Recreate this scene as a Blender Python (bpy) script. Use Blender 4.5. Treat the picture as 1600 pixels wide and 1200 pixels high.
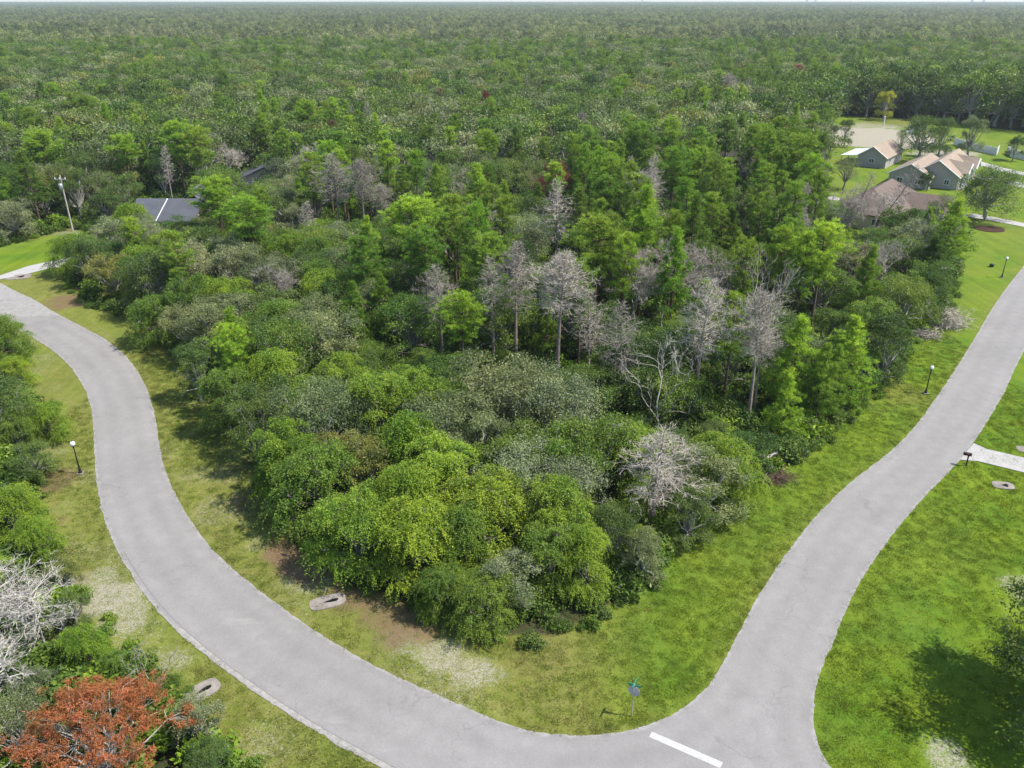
import bpy, bmesh, math, random
import numpy as np
from mathutils import Vector, Matrix

# ------------------------------------------------------------------ camera, sky, sun, exposure
for o in list(bpy.data.objects):
    bpy.data.objects.remove(o)
SC = bpy.context.scene
COL = SC.collection
CAM_H, FPX, PITCH = 38.0, 1260.0, math.atan(602.0 / 1260.0)
cam_data = bpy.data.cameras.new('camera')
cam = bpy.data.objects.new('camera', cam_data)
COL.objects.link(cam)
cam.location = (0, 0, CAM_H)
cam.rotation_euler = (math.pi / 2 - PITCH, 0, 0)
cam_data.sensor_width = 36.0
cam_data.lens = FPX / 1600 * 36
cam_data.clip_end = 30000
cam_data.clip_start = 0.5
SC.camera = cam

SUN_EL = math.radians(57)
SUN_DIR = Vector((math.cos(SUN_EL) * 0.985, -math.cos(SUN_EL) * 0.17, math.sin(SUN_EL))).normalized()
world = bpy.data.worlds.new('World')
SC.world = world
world.use_nodes = True
wn = world.node_tree
sky = wn.nodes.new('ShaderNodeTexSky')
sky.sky_type = 'NISHITA'
sky.sun_disc = False
sky.sun_elevation = SUN_EL
sky.sun_rotation = math.atan2(SUN_DIR.x, SUN_DIR.y)
sky.dust_density = 0.6
wn.links.new(sky.outputs[0], wn.nodes['Background'].inputs[0])
wn.nodes['Background'].inputs[1].default_value = 0.125
sun_data = bpy.data.lights.new('sun', 'SUN')
sun_data.energy = 4.0
sun_data.angle = math.radians(0.6)
sun_data.color = (1.0, 0.945, 0.86)
sun = bpy.data.objects.new('sun', sun_data)
COL.objects.link(sun)
sun.rotation_euler = SUN_DIR.to_track_quat('Z', 'Y').to_euler()
SC.view_settings.view_transform = 'Standard'
SC.view_settings.look = 'None'
SC.view_settings.gamma = 1
SC.view_settings.use_curve_mapping = False
SC.view_settings.exposure = 1.0
try:
    SC.cycles.max_bounces = 5
    SC.cycles.diffuse_bounces = 3
    SC.cycles.glossy_bounces = 2
    SC.cycles.transmission_bounces = 4
    SC.cycles.volume_bounces = 0
    SC.cycles.use_denoising = True
except Exception:
    pass

rng = np.random.default_rng(7)
rnd = random.Random(11)
CP, SP = math.cos(PITCH), math.sin(PITCH)

def G(u, v, z=0.0):
    """ground-plan position of the point at height z seen at photo pixel (u, v)"""
    dx, dy = (u - 800) / FPX, (v - 600) / FPX
    t = (CAM_H - z) / (SP + dy * CP)
    return (dx * t, (CP - dy * SP) * t)

def PX(x, y, z):
    dz = CAM_H - z
    d = y * CP + dz * SP
    return 800 + FPX * x / d, 600 + FPX * (dz * CP - y * SP) / d

# ------------------------------------------------------------------ materials
def new_mat(name):
    m = bpy.data.materials.new(name)
    m.use_nodes = True
    n = m.node_tree
    n.nodes.clear()
    out = n.nodes.new('ShaderNodeOutputMaterial')
    return m, n, out

def N(nt, typ, **kw):
    n = nt.nodes.new(typ)
    for k, v in kw.items():
        if k.startswith('i_'):
            key = k[2:]
            n.inputs[int(key) if key.isdigit() else key].default_value = v
        else:
            setattr(n, k, v)
    return n

def L(nt, a, b):
    nt.links.new(a, b)

def noise(nt, vec, scale, detail=4, rough=0.6, dim='3D'):
    n = N(nt, 'ShaderNodeTexNoise')
    n.inputs['Scale'].default_value = scale
    n.inputs['Detail'].default_value = detail
    n.inputs['Roughness'].default_value = rough
    L(nt, vec, n.inputs['Vector'])
    return n.outputs[0]

def ramp(nt, val, stops):
    r = N(nt, 'ShaderNodeValToRGB')
    el = r.color_ramp.elements
    while len(el) < len(stops):
        el.new(0.5)
    for e, (p, c) in zip(el, stops):
        e.position = p
        e.color = (c, c, c, 1) if not hasattr(c, '__len__') else (*c, 1)
    L(nt, val, r.inputs[0])
    return r.outputs[0]

def mixc(nt, fac, a, b, mode='MIX'):
    m = N(nt, 'ShaderNodeMix', data_type='RGBA', blend_type=mode)
    for s, v in ((0, fac), (6, a), (7, b)):
        if hasattr(v, 'is_linked') or hasattr(v, 'links'):
            L(nt, v, m.inputs[s])
        else:
            m.inputs[s].default_value = v if s == 0 else (*v, 1)
    return m.outputs[2]

def mth(nt, op, a, b=None, clamp=False):
    m = N(nt, 'ShaderNodeMath', operation=op, use_clamp=clamp)
    for i, v in ((0, a), (1, b)):
        if v is None:
            continue
        if hasattr(v, 'links'):
            L(nt, v, m.inputs[i])
        else:
            m.inputs[i].default_value = v
    return m.outputs[0]

def attr(nt, name):
    return N(nt, 'ShaderNodeAttribute', attribute_name=name).outputs['Fac']

def principled(nt, out, color, rough=0.8, spec=0.3, bump=None, bstr=0.3, bdist=0.05):
    p = N(nt, 'ShaderNodeBsdfPrincipled')
    p.inputs['Roughness'].default_value = rough
    p.inputs['Specular IOR Level'].default_value = spec
    if hasattr(color, 'links'):
        L(nt, color, p.inputs['Base Color'])
    else:
        p.inputs['Base Color'].default_value = (*color, 1)
    if bump is not None:
        b = N(nt, 'ShaderNodeBump')
        b.inputs['Strength'].default_value = bstr
        b.inputs['Distance'].default_value = bdist
        L(nt, bump, b.inputs['Height'])
        L(nt, b.outputs[0], p.inputs['Normal'])
    L(nt, p.outputs[0], out.inputs['Surface'])
    return p

def simple(name, color, rough=0.7, spec=0.3, var=0.25, scale=3.0, bstr=0.15, metallic=0.0):
    m, nt, out = new_mat(name)
    tc = N(nt, 'ShaderNodeTexCoord').outputs['Object']
    n1 = noise(nt, tc, scale, 5, 0.65)
    f = ramp(nt, n1, [(0.25, 1 - var), (0.75, 1 + var)])
    c = mixc(nt, 1.0, color, f, 'MULTIPLY')
    n2 = noise(nt, tc, scale * 9, 3, 0.6)
    p = principled(nt, out, c, rough, spec, n2, bstr, 0.02)
    p.inputs['Metallic'].default_value = metallic
    return m

def leaf_material(name='leaf', scattered=False, hs=1.0):
    """green of the object's own colour, varied leaf by leaf (tint) and tree by tree"""
    m, nt, out = new_mat(name)
    oi = N(nt, 'ShaderNodeObjectInfo')
    t = attr(nt, 'tint')
    hsv = N(nt, 'ShaderNodeHueSaturation')
    L(nt, N(nt, 'ShaderNodeAttribute', attribute_type='INSTANCER', attribute_name='leafcol').outputs['Color'] if scattered else oi.outputs['Color'], hsv.inputs['Color'])
    hue = mth(nt, 'ADD', mth(nt, 'MULTIPLY', t, -0.05 * hs), mth(nt, 'MULTIPLY', oi.outputs['Random'], -0.025 * hs))
    L(nt, mth(nt, 'ADD', hue, 0.5 + .036 * hs), hsv.inputs['Hue'])
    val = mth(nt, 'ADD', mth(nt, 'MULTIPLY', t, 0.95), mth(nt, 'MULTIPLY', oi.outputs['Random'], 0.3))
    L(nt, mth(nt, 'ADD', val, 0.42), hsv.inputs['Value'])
    hsv.inputs['Saturation'].default_value = 1.0
    p = N(nt, 'ShaderNodeBsdfPrincipled')
    p.inputs['Roughness'].default_value = 0.5
    p.inputs['Specular IOR Level'].default_value = 0.25
    L(nt, hsv.outputs[0], p.inputs['Base Color'])
    tr = N(nt, 'ShaderNodeBsdfTranslucent')
    warm = mixc(nt, 1.0, hsv.outputs[0], (1.15, 1.15, 0.6), 'MULTIPLY')
    L(nt, warm, tr.inputs['Color'])
    mx = N(nt, 'ShaderNodeMixShader')
    mx.inputs[0].default_value = 0.37
    L(nt, p.outputs[0], mx.inputs[1])
    L(nt, tr.outputs[0], mx.inputs[2])
    L(nt, mx.outputs[0], out.inputs['Surface'])
    return m

def bark_material(name, color, var=0.35):
    m, nt, out = new_mat(name)
    tc = N(nt, 'ShaderNodeTexCoord').outputs['Object']
    oi = N(nt, 'ShaderNodeObjectInfo')
    n1 = noise(nt, tc, 2.5, 5, 0.7)
    f = ramp(nt, n1, [(0.25, 1 - var), (0.75, 1 + var)])
    c = mixc(nt, 1.0, color, f, 'MULTIPLY')
    rv = mth(nt, 'ADD', mth(nt, 'MULTIPLY', oi.outputs['Random'], 0.5), 0.75)
    c = mixc(nt, 1.0, c, rv, 'MULTIPLY')
    principled(nt, out, c, 0.9, 0.15, noise(nt, tc, 14, 3), 0.5, 0.03)
    return m

M_LEAF = leaf_material()
M_LEAF_FAR = leaf_material('leaf_of_mass', True)
M_LEAF_DRY = leaf_material('dry_leaf', False, .35)
M_BARK = bark_material('oak_bark', (0.16, 0.14, 0.12))
M_PBARK = bark_material('pine_bark', (0.11, 0.075, 0.055))
M_LICHEN = bark_material('lichen_bark', (0.25, 0.24, 0.21), 0.4)
M_DEADBARK = bark_material('dead_bark', (0.24, 0.19, 0.165))
M_DEADTWIG = bark_material('dead_twig', (0.33, 0.295, 0.25), 0.25)
M_BLEACH = bark_material('bleached_wood', (0.42, 0.39, 0.35), 0.3)
M_SNAG = bark_material('snag_wood', (0.30, 0.275, 0.24), 0.35)
M_CONC = simple('concrete', (0.215, 0.19, 0.17), 0.9, 0.2, 0.35, 1.8)
M_DRIVE = simple('drive_concrete', (0.33, 0.318, 0.305), 0.85, 0.2, 0.08, 0.6)
M_WHITE = simple('white_paint', (0.75, 0.75, 0.74), 0.6, 0.3, 0.1, 1.5)
M_BLACK = simple('black_metal', (0.012, 0.012, 0.013), 0.4, 0.5, 0.1, 5)
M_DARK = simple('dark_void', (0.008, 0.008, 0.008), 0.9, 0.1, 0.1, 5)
M_BRICK = simple('grey_brick', (0.36, 0.33, 0.31), 0.85, 0.2, 0.3, 4.0)
M_TANWALL = simple('tan_stucco', (0.50, 0.41, 0.31), 0.85, 0.2, 0.1, 2)
M_GLASS = simple('window_glass', (0.03, 0.04, 0.05), 0.12, 0.6, 0.1, 1)
M_MULCH = simple('mulch', (0.055, 0.03, 0.02), 0.95, 0.1, 0.5, 6, 0.6)
M_GALV = simple('galvanised', (0.42, 0.43, 0.44), 0.45, 0.5, 0.15, 4, 0.1, 0.4)
M_GREENSIGN = simple('green_sign', (0.02, 0.25, 0.15), 0.4, 0.5, 0.05, 4)
M_RED = simple('red_sign', (0.5, 0.02, 0.02), 0.4, 0.5, 0.05, 4)
M_POLE = simple('pole_wood', (0.40, 0.36, 0.32), 0.9, 0.15, 0.25, 3)
M_TIN = simple('tin_roof', (0.55, 0.6, 0.62), 0.4, 0.5, 0.1, 2)

def shingle(name, color):
    m, nt, out = new_mat(name)
    tc = N(nt, 'ShaderNodeTexCoord').outputs['Object']
    n1 = noise(nt, tc, 6, 5, 0.75)
    n2 = noise(nt, tc, 0.5, 3, 0.6)
    f = ramp(nt, n1, [(0.3, 0.72), (0.7, 1.25)])
    g = ramp(nt, n2, [(0.3, 0.88), (0.7, 1.1)])
    c = mixc(nt, 1.0, mixc(nt, 1.0, color, f, 'MULTIPLY'), g, 'MULTIPLY')
    principled(nt, out, c, 0.9, 0.15, n1, 0.4, 0.03)
    return m
M_ROOF_BROWN = shingle('brown_shingle', (0.145, 0.11, 0.092))
M_ROOF_TAN = shingle('tan_shingle', (0.27, 0.215, 0.165))
M_ROOF_GREY = shingle('grey_shingle', (0.085, 0.09, 0.105))

def asphalt_material():
    m, nt, out = new_mat('asphalt')
    geo = N(nt, 'ShaderNodeNewGeometry').outputs['Position']
    big = noise(nt, geo, 0.12, 4, 0.55)
    mid = noise(nt, geo, 0.9, 5, 0.65)
    fine = noise(nt, geo, 14, 3, 0.7)
    c = ramp(nt, big, [(0.3, (0.200, 0.192, 0.183)), (0.7, (0.224, 0.215, 0.205))])
    c = mixc(nt, 1.0, c, ramp(nt, mid, [(0.25, 0.9), (0.75, 1.08)]), 'MULTIPLY')
    c = mixc(nt, 1.0, c, ramp(nt, fine, [(0.25, 0.84), (0.75, 1.14)]), 'MULTIPLY')
    # scuffs and pale worn patches
    st = N(nt, 'ShaderNodeMapping')
    st.inputs['Rotation'].default_value = (0, 0, 0.7)
    st.inputs['Scale'].default_value = (0.16, 0.9, 1)
    L(nt, geo, st.inputs['Vector'])
    scuff = ramp(nt, noise(nt, st.outputs[0], 0.5, 4, 0.6), [(0.66, 0.0), (0.75, 0.5)])
    c = mixc(nt, scuff, c, (0.28, 0.268, 0.252))
    e = attr(nt, 'edge')
    # polished wheel paths and a darker drip line between them
    lane = N(nt, 'ShaderNodeMath', operation='PINGPONG')
    L(nt, mth(nt, 'MULTIPLY', e, 1.2), lane.inputs[0]); lane.inputs[1].default_value = 0.9
    c = mixc(nt, 1.0, c, ramp(nt, mth(nt, 'ADD', lane.outputs[0], mth(nt, 'MULTIPLY', mth(nt, 'SUBTRACT', big, .5), .8)), [(0.1, 0.955), (0.9, 1.04)]), 'MULTIPLY')
    # hairline cracks
    wp = N(nt, 'ShaderNodeVectorMath', operation='ADD')
    L(nt, geo, wp.inputs[0])
    nz = N(nt, 'ShaderNodeTexNoise'); nz.inputs['Scale'].default_value = .7; nz.inputs['Detail'].default_value = 4
    L(nt, geo, nz.inputs['Vector'])
    sc3 = N(nt, 'ShaderNodeVectorMath', operation='SCALE'); L(nt, nz.outputs[1], sc3.inputs[0]); sc3.inputs['Scale'].default_value = 2.2
    L(nt, sc3.outputs[0], wp.inputs[1])
    vo = N(nt, 'ShaderNodeTexVoronoi', feature='DISTANCE_TO_EDGE'); vo.inputs['Scale'].default_value = .22
    L(nt, wp.outputs[0], vo.inputs['Vector'])
    crack = mth(nt, 'MULTIPLY', ramp(nt, vo.outputs[0], [(0.0, 1.0), (0.012, 0.0)]), ramp(nt, noise(nt, geo, .11, 2, .5), [(0.5, 0.0), (0.62, .45)]))
    c = mixc(nt, crack, c, (0.10, 0.097, 0.093))
    rag = mth(nt, 'ADD', mth(nt, 'MULTIPLY', noise(nt, geo, 1.3, 4, 0.7), 1.0), mth(nt, 'MULTIPLY', e, -1.0))
    c = mixc(nt, ramp(nt, rag, [(0.30, 0.0), (0.55, 0.5)]), c, (0.33, 0.315, 0.30))
    principled(nt, out, c, 0.9, 0.2, fine, 0.25, 0.01)
    return m
M_ASPH = asphalt_material()

def ground_material():
    m, nt, out = new_mat('ground')
    geo = N(nt, 'ShaderNodeNewGeometry').outputs['Position']
    wood, sand, lush, lit = attr(nt, 'wood'), attr(nt, 'sand'), attr(nt, 'lush'), attr(nt, 'litter')
    big = noise(nt, geo, 0.16, 5, 0.6)
    mid = noise(nt, geo, 0.9, 5, 0.65)
    fine = noise(nt, geo, 5.5, 4, 0.7)
    vfine = noise(nt, geo, 22, 2, 0.7)
    dry = mixc(nt, ramp(nt, mid, [(0.35, 0.0), (0.65, 1.0)]), (0.112, 0.140, 0.020), (0.18, 0.172, 0.050))
    green = mixc(nt, ramp(nt, big, [(0.36, 0.0), (0.62, 1.0)]), (0.070, 0.140, 0.010), (0.128, 0.182, 0.012))
    g = mixc(nt, mth(nt, 'ADD', lush, mth(nt, 'MULTIPLY', mth(nt, 'SUBTRACT', mid, 0.5), 0.9), True), dry, green)
    g = mixc(nt, 1.0, g, ramp(nt, fine, [(0.25, 0.72), (0.75, 1.24)]), 'MULTIPLY')
    g = mixc(nt, 1.0, g, ramp(nt, vfine, [(0.25, 0.72), (0.75, 1.25)]), 'MULTIPLY')
    mw = N(nt, 'ShaderNodeMapping'); mw.inputs['Rotation'].default_value = (0, 0, -YR0); mw.inputs['Scale'].default_value = (.8, .04, 1)
    L(nt, geo, mw.inputs['Vector'])
    g = mixc(nt, 1.0, g, ramp(nt, noise(nt, mw.outputs[0], 1.0, 3, .6), [(0.3, .86), (0.7, 1.14)]), 'MULTIPLY')
    # worn sandy flecks
    fl = mth(nt, 'ADD', mth(nt, 'MULTIPLY', noise(nt, geo, 2.6, 6, 0.9), .85), mth(nt, 'MULTIPLY', noise(nt, geo, 11, 4, 0.85), 0.75))
    sm = ramp(nt, mth(nt, 'ADD', fl, mth(nt, 'MULTIPLY', mth(nt, 'SUBTRACT', sand, 1.0), 0.62)), [(0.66, 0.0), (0.82, .9)])
    sandc = mixc(nt, ramp(nt, fine, [(0.3, 0.0), (0.7, 1.0)]), (0.22, 0.195, 0.15), (0.38, 0.345, 0.295))
    g = mixc(nt, sm, g, sandc)
    # leaf litter and forest floor
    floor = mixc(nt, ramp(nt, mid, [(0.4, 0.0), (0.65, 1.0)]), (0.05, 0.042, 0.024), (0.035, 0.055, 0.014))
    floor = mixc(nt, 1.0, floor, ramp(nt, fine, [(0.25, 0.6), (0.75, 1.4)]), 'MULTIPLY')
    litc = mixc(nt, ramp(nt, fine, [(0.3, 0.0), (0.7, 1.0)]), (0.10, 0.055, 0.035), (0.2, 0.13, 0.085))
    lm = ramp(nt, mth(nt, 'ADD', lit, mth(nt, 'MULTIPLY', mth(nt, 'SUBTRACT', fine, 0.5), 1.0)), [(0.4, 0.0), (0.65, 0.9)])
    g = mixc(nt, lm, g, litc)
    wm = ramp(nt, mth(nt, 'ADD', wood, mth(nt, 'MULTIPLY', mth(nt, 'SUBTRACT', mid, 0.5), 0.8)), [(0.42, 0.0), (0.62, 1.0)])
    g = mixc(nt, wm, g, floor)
    h = mth(nt, 'ADD', fine, vfine)
    principled(nt, out, g, 0.95, 0.1, h, 0.6, 0.06)
    return m
YR0 = -0.55
M_GROUND = ground_material()

# ------------------------------------------------------------------ object helpers
def tag(o, label=None, cat=None, group=None, kind=None):
    if label: o['label'] = label
    if cat: o['category'] = cat
    if group: o['group'] = group
    if kind: o['kind'] = kind
    return o

def empty(name, loc, rz=0.0, label=None, cat=None, group=None):
    o = bpy.data.objects.new(name, None)
    COL.objects.link(o)
    o.location = loc
    o.rotation_euler = (0, 0, rz)
    o.empty_display_size = 0.3
    return tag(o, label, cat, group)

def link(name, mesh, parent=None, mat=None):
    o = bpy.data.objects.new(name, mesh)
    COL.objects.link(o)
    if mat is not None and len(mesh.materials) == 0:
        mesh.materials.append(mat)
    if parent is not None:
        o.parent = parent
    return o

class MB:
    """small solid builder: boxes, tapered tubes, prisms, lathes"""
    def __init__(s):
        s.v, s.f = [], []
    def add(s, vs, fs):
        b = len(s.v)
        s.v += [tuple(p) for p in vs]
        s.f += [tuple(i + b for i in f) for f in fs]
        return s
    def box(s, c, size, rz=0.0, tilt=None):
        x, y, z = (d / 2 for d in size)
        pts = [Vector((a * x, b * y, d * z)) for d in (-1, 1) for a, b in ((-1, -1), (1, -1), (1, 1), (-1, 1))]
        R = Matrix.Rotation(rz, 3, 'Z')
        if tilt: R = R @ Matrix.Rotation(tilt[0], 3, tilt[1])
        return s.add([R @ p + Vector(c) for p in pts], [(3, 2, 1, 0), (4, 5, 6, 7), (0, 1, 5, 4), (1, 2, 6, 5), (2, 3, 7, 6), (3, 0, 4, 7)])
    def tube(s, pts, radii, n=8, caps=True):
        pts = [Vector(p) for p in pts]
        rings = []
        for i, p in enumerate(pts):
            d = (pts[min(i + 1, len(pts) - 1)] - pts[max(i - 1, 0)]).normalized()
            a = d.orthogonal().normalized() if abs(d.z) < 0.9 else Vector((1, 0, 0)).cross(d).normalized()
            b = d.cross(a)
            rings.append([p + (a * math.cos(2 * math.pi * k / n) + b * math.sin(2 * math.pi * k / n)) * radii[i] for k in range(n)])
        vs = [q for r in rings for q in r]
        fs = [(i * n + k, i * n + (k + 1) % n, (i + 1) * n + (k + 1) % n, (i + 1) * n + k) for i in range(len(pts) - 1) for k in range(n)]
        if caps:
            fs.append(tuple(reversed(range(n))))
            fs.append(tuple((len(pts) - 1) * n + k for k in range(n)))
        return s.add(vs, fs)
    def lathe(s, prof, c=(0, 0, 0), n=16):
        return s.tube([(c[0], c[1], c[2] + z) for r, z in prof], [max(r, 0.002) for r, z in prof], n)
    def prism(s, poly, z0, z1):
        n = len(poly)
        return s.add([(x, y, z0) for x, y in poly] + [(x, y, z1) for x, y in poly],
                     [tuple(reversed(range(n))), tuple(range(n, 2 * n))] + [(k, (k + 1) % n, n + (k + 1) % n, n + k) for k in range(n)])
    def mesh(s, name, mat, smooth=False):
        m = bpy.data.meshes.new(name)
        m.from_pydata(s.v, [], s.f)
        m.materials.append(mat)
        if smooth:
            m.polygons.foreach_set('use_smooth', [True] * len(m.polygons))
        m.update()
        return m
    def build(s, name, mat, parent=None, smooth=False):
        return link(name, s.mesh(name, mat, smooth), parent)

# ------------------------------------------------------------------ plan geometry
def crom(P, step=0.6):
    P = [np.array(p, float) for p in P]
    P = [2 * P[0] - P[1]] + P + [2 * P[-1] - P[-2]]
    out = []
    for i in range(1, len(P) - 2):
        a, b, c, d = P[i - 1], P[i], P[i + 1], P[i + 2]
        n = max(1, int(np.linalg.norm(c - b) / step))
        for k in range(n):
            t = k / n
            out.append(0.5 * (2 * b + (c - a) * t + (2 * a - 5 * b + 4 * c - d) * t * t + (3 * b - a - 3 * c + d) * t ** 3))
    out.append(P[-2])
    return np.array(out)

def smooth_line(A, k=5, it=2):
    for _ in range(it):
        B = A.copy()
        for i in range(1, len(A) - 1):
            r = min(k, i, len(A) - 1 - i)
            B[i] = A[i - r:i + r + 1].mean(0)
        A = B
    return A

def inside(P, poly):
    P, poly = np.asarray(P, float), np.asarray(poly, float)
    x, y = P[:, 0], P[:, 1]
    res = np.zeros(len(P), bool)
    j = len(poly) - 1
    for i in range(len(poly)):
        xi, yi, xj, yj = *poly[i], *poly[j]
        if yi != yj:
            res ^= ((yi > y) != (yj > y)) & (x < (xj - xi) * (y - yi) / (yj - yi) + xi)
        j = i
    return res

def pdist(P, line, closed=False):
    P, line = np.asarray(P, float), np.asarray(line, float)
    d = np.full(len(P), 1e9)
    n = len(line)
    for i in range(n if closed else n - 1):
        a, b = line[i], line[(i + 1) % n]
        ab = b - a
        t = np.clip(((P - a) @ ab) / max(ab @ ab, 1e-9), 0, 1)
        q = P - (a + t[:, None] * ab)
        d = np.minimum(d, np.hypot(q[:, 0], q[:, 1]))
    return d

inner_px = [(0, 442), (20, 453), (57, 470), (83, 487), (133, 513), (167, 532), (193, 553), (213, 577), (228, 603), (238, 633), (245, 667),
            (252, 712), (264, 752), (285, 792), (317, 842), (345, 872), (377, 902), (427, 939), (476, 976), (532, 1011), (611, 1054), (675, 1082),
            (731, 1108), (784, 1132), (836, 1149), (881, 1157), (928, 1155), (975, 1147), (1019, 1137), (1062, 1116), (1109, 1075), (1128, 1044),
            (1141, 1012), (1159, 978), (1187, 927), (1240, 850), (1283, 797), (1337, 747), (1383, 713), (1427, 670), (1450, 640), (1477, 600),
            (1496, 572), (1525, 525), (1551, 481), (1580, 440), (1600, 415)]
outer_px = [(-22, 486), (0, 499), (33, 518), (67, 537), (100, 562), (120, 587), (137, 617), (144, 650), (147, 683), (148, 727), (153, 767), (160, 803),
            (175, 847), (200, 890), (225, 930), (250, 960), (285, 996), (349, 1046), (394, 1080), (450, 1117), (506, 1153), (562, 1181), (600, 1202)]
right_px = [(1600, 548), (1589, 569), (1572, 607), (1551, 645), (1522, 690), (1503, 717), (1460, 760), (1430, 793), (1397, 833), (1357, 887), (1330, 937),
            (1303, 998), (1284, 1044), (1272, 1075), (1267, 1106), (1264, 1137), (1270, 1162), (1278, 1200)]
inner = [np.array(G(*p)) for p in inner_px]
outer = [np.array(G(*p)) for p in outer_px]
right = [np.array(G(*p)) for p in right_px]
d0 = inner[0] - inner[4]; d0 /= np.linalg.norm(d0)
inner = [inner[0] + d0 * 70, inner[0] + d0 * 30] + inner
outer = [outer[0] + d0 * 70, outer[0] + d0 * 30] + outer
d1 = inner[-1] - inner[-4]; d1 /= np.linalg.norm(d1)
inner += [inner[-1] + d1 * 40, inner[-1] + d1 * 140]
d2 = right[0] - right[3]; d2 /= np.linalg.norm(d2)
right = [right[0] + d1 * 170, right[0] + d1 * 60] + right
do = outer[-1] - outer[-4]; do /= np.linalg.norm(do)
outer += [outer[-1] + do * 12 + np.array((0.3, 0.4)), outer[-1] + do * 30 + np.array((2, 3.)), outer[-1] + do * 60 + np.array((6, 12.))]
right += [right[-1] + np.array((2.0, -2.2)), right[-1] + np.array((8.0, -4.2)), right[-1] + np.array((30.0, -10.))]
E_in = smooth_line(crom(inner), 3, 2)
E_out = smooth_line(crom(outer), 4, 2)
E_rt = smooth_line(crom(right), 3, 2)
ROAD = np.vstack([E_in, E_rt, E_out[::-1]])

wood_edge_px = [(115, 357), (128, 385), (92, 436), (118, 470), (180, 498), (232, 512), (268, 555), (305, 605), (350, 660), (388, 722), (405, 790),
                (468, 862), (545, 925), (640, 972), (720, 1000), (800, 1014), (880, 1012), (945, 975), (1015, 940), (1055, 905), (1088, 850), (1150, 803),
                (1190, 765), (1238, 745), (1290, 700), (1352, 640), (1405, 600), (1428, 545), (1455, 515), (1492, 485), (1505, 430), (1490, 385)]
lots_px = [(1430, 372), (1360, 385), (1308, 345), (1290, 300), (1296, 250), (1285, 205), (1318, 182), (1420, 186), (1500, 196), (1600, 206), (1760, 220), (1990, 260)]
left_edge_px = [(540, 1290), (430, 1215), (352, 1150), (318, 1100), (285, 1048), (205, 1010), (172, 965), (125, 925), (100, 860), (66, 790), (78, 738), (58, 690),
                (92, 650), (45, 600), (48, 548), (6, 505), (-60, 474), (-260, 420)]
OPEN = [G(*p) for p in [(-260, 400), (0, 388), (60, 372)] + wood_edge_px + lots_px] + [(175, 60), (60, 10), (10, -10)] + [G(*p) for p in left_edge_px]
OPEN = np.array(OPEN)
def in_wood(P):
    """signed distance into the trees: positive inside woodland"""
    d = pdist(P, OPEN, True)
    return np.where(inside(P, OPEN), -d, d)

# ------------------------------------------------------------------ ground, roads, drives
def vnoise(P, s, seed=0):
    r = np.random.default_rng(seed)
    tab = r.random((64, 64))
    q = np.asarray(P) * s
    i = np.floor(q).astype(int)
    f = q - i
    f = f * f * (3 - 2 * f)
    a, b = tab[i[:, 0] % 64, i[:, 1] % 64], tab[(i[:, 0] + 1) % 64, i[:, 1] % 64]
    c, d = tab[i[:, 0] % 64, (i[:, 1] + 1) % 64], tab[(i[:, 0] + 1) % 64, (i[:, 1] + 1) % 64]
    return (a * (1 - f[:, 0]) + b * f[:, 0]) * (1 - f[:, 1]) + (c * (1 - f[:, 0]) + d * f[:, 0]) * f[:, 1]

sand_px = [(315, 745, 1.6, .8), (345, 795, 1.8, 1), (372, 690, 1.2, .7), (330, 640, 1.2, .5), (405, 850, 1.0, 1), (430, 868, 1.0, 1), (455, 885, 1.0, .8),
           (488, 905, 1.4, 1.1), (490, 950, 1.5, .8), (530, 965, 1.6, .8), (575, 955, 1.2, .9), (600, 985, 1.6, .9), (640, 1000, 1.4, 1.1), (690, 1025, 1.4, 1.2), (740, 1045, 1.3, 1.2), (770, 1055, 1, 1.1),
           (760, 1085, 2.0, .7), (820, 1090, 2.2, .5), (890, 1060, 2.0, .35), (560, 1000, 1.2, .7), (150, 905, 1.3, 1.15), (175, 935, 1.6, 1.25), (195, 965, 1.5, 1.2), (215, 990, 1.4, 1.0), (240, 1005, 1.2, .9),
           (275, 1035, 1.0, 1.1), (90, 800, 1.3, .9), (110, 830, 1.4, .8), (78, 705, 1.2, 1.0), (95, 815, 2, .6), (130, 780, 1.5, .5), (60, 560, 1.6, 1.0), (40, 535, 1.5, 1.0), (85, 600, 1.1, .8), (92, 625, 1.0, .9),
           (380, 1130, 2.0, .6), (400, 1165, 2.2, .6), (330, 1150, 1.6, .7), (250, 555, 1.5, .6), (190, 512, 1.6, .5), (275, 620, 1.2, .5), (230, 540, 1.4, .6),
           (1455, 985, 1.6, .8), (1485, 1010, 1.5, .8), (1510, 1040, 1.6, .8), (1470, 1050, 1.5, .75), (1530, 1085, 1.6, .72), (1560, 1110, 1.7, .72), (1595, 1100, 2.0, .72), (1480, 1180, 1.4, 1.2), (1550, 1170, 1.6, .72), (1595, 1160, 1.6, .72),
           (1590, 915, 1.3, 1.1), (1580, 945, 1.1, .9), (1450, 900, 1.5, .5), (1300, 1150, .7, .5), (1195, 790, 1.2, .4), (1000, 1000, 1.2, .35), (1060, 880, 1.2, .4),
           (1370, 210, 13, 1.5), (1345, 222, 8, 1.45), (1400, 222, 10, 1.45), (1330, 212, 6, 1.3), (1480, 240, 7, 1.3), (1500, 244, 4, 1.2), (1360, 196, 6, 1.2), (1390, 196, 5, 1.1),
           (190, 375, 5, 1.4), (175, 385, 4, 1.35), (215, 380, 4, 1.3), (110, 362, 3, 1.1), (60, 376, 3, .9), (20, 385, 3, .9), (250, 560, 1.2, .6)]
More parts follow.
